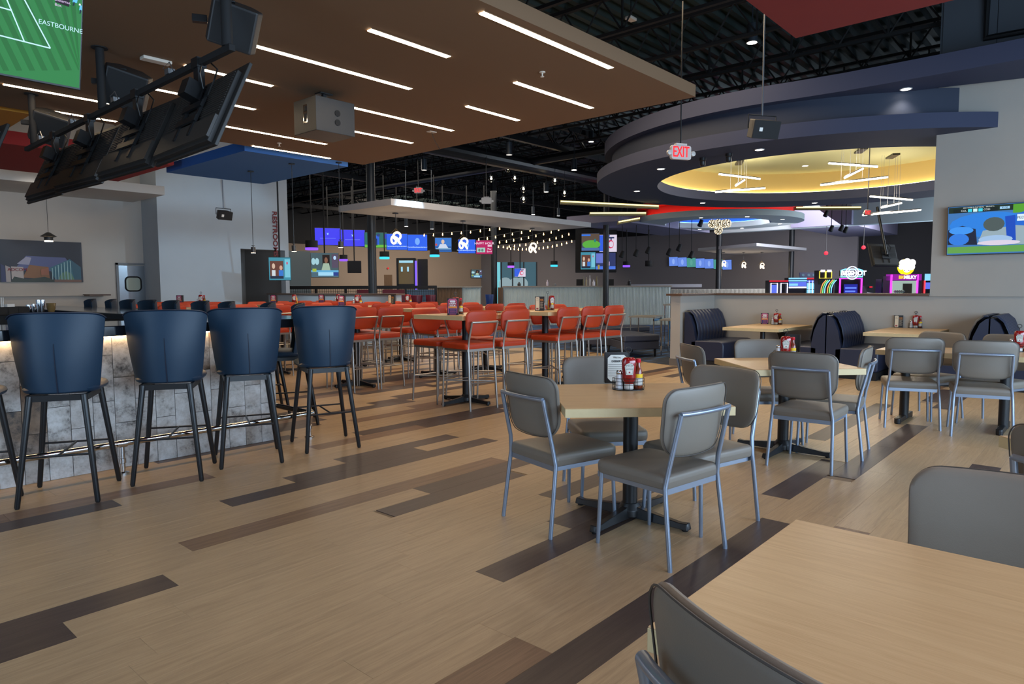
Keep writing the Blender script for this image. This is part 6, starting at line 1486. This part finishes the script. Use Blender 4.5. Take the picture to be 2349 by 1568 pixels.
t, L, H = game(2110, 2134, 628, 20.5, 'game with a red neon post at the right end of the opening', [(-.3, .4, .0, .2, P_c), (-.2, .2, .26, .45, P_b)])
q = MB(); q.tube([(-L*.35, -.06, .3), (-L*.35, -.06, H-.2)], .025, 6); q.build('neon_post', emit('neon_red', (230, 50, 60), 2), t)
t, L, H = game(1985, 2000, 655, 23, 'dark game cabinet with a small red light between the two neon machines', [(-.2, .2, .02, .07, P_r)])
c = PD(2025, 586, 18)
t = tv('television', 'big dark flat screens seen from behind on a pole above the arcade', c, VR+PI+.5, .25, 1.15, .62, None, None, True)
q = MB(); q.tube([(0, .1, 0), (0, .12, 1.3)], .035, 8); q.build('hanging_pole', M_black, t)

# ================================================================== LOUNGE AT THE CARPET
def bench(pts, z0, z1, label, m, cat='bench'):
    cx_ = sum(p_[0] for p_ in pts)/len(pts); cy_ = sum(p_[1] for p_ in pts)/len(pts); t = thing('lounge_bench', label, cat, (cx_, cy_, 0)); L_ = [(x-cx_, y-cy_) for x, y in pts]
    q = MB(); q.prism(L_, z0+(z1-z0)*.55, z1); q.build('seat_cushion', m, t, bevel=.025)
    q = MB(); q.prism([(x*.985, y*.985) for x, y in L_], z0, z0+(z1-z0)*.54); q.build('base', m, t, bevel=.01)
    for x, y in L_: q = MB(); q.lathe([(.018, 0), (.026, z0+.01)], (x*.9, y*.9, 0), 10); q.build('leg', M_black, t, smooth=True)
    return t
M_ott = mat('charcoal_blue_vinyl', (58, 64, 82), rough=.45)
g = lambda px, py: tuple(P(px, py)[:2])
bench([(11.62, 7.32), (12.34, 6.93), (13.1, 8.0), (12.9, 9.1), (12.3, 9.0), (12.45, 8.25)], .17, .46, 'dark blue-grey angled ottoman bench on the blue carpet edge', M_ott)
bench([(13.2, 9.4), (15.0, 8.7), (15.4, 9.4), (13.4, 10.1)], .17, .46, 'dark blue-grey long bench further back on the carpet', M_ott)
bench([(15.0, 7.6), (16.6, 6.9), (16.9, 7.5), (15.2, 8.3)], .12, .62, 'bright blue vinyl bench behind the chrome tables', mat('sky_vinyl', (56, 130, 196), rough=.4))
for i, (x, y, z) in enumerate(((13.6, 8.0, .75), (13.2, 7.0, .72), (14.6, 7.7, 1.0))):
    t = thing('chrome_table', 'small chrome framed lounge table, '+['left one over the ottoman','nearest, by the cream wall end','taller one behind'][i], 'table', (x, y, 0), .3)
    q = MB(); q.bx(-.4, .4, -.3, .3, z, z+.03); q.build('tabletop', mat('table_grey', (150,150,146), rough=.3), t)
    for a in (-.36, .36):
        for b_ in (-.26, .26): q = MB(); q.tube([(a, b_, 0), (a, b_, z)], .015, 8); q.build('leg', M_chrome, t, smooth=True)
    q = MB(); q.box((0, -.26, .08), (.72, .03, .03)); q.box((0, -.26, z-.05), (.76, .03, .05)); q.build('rail', M_chrome, t)
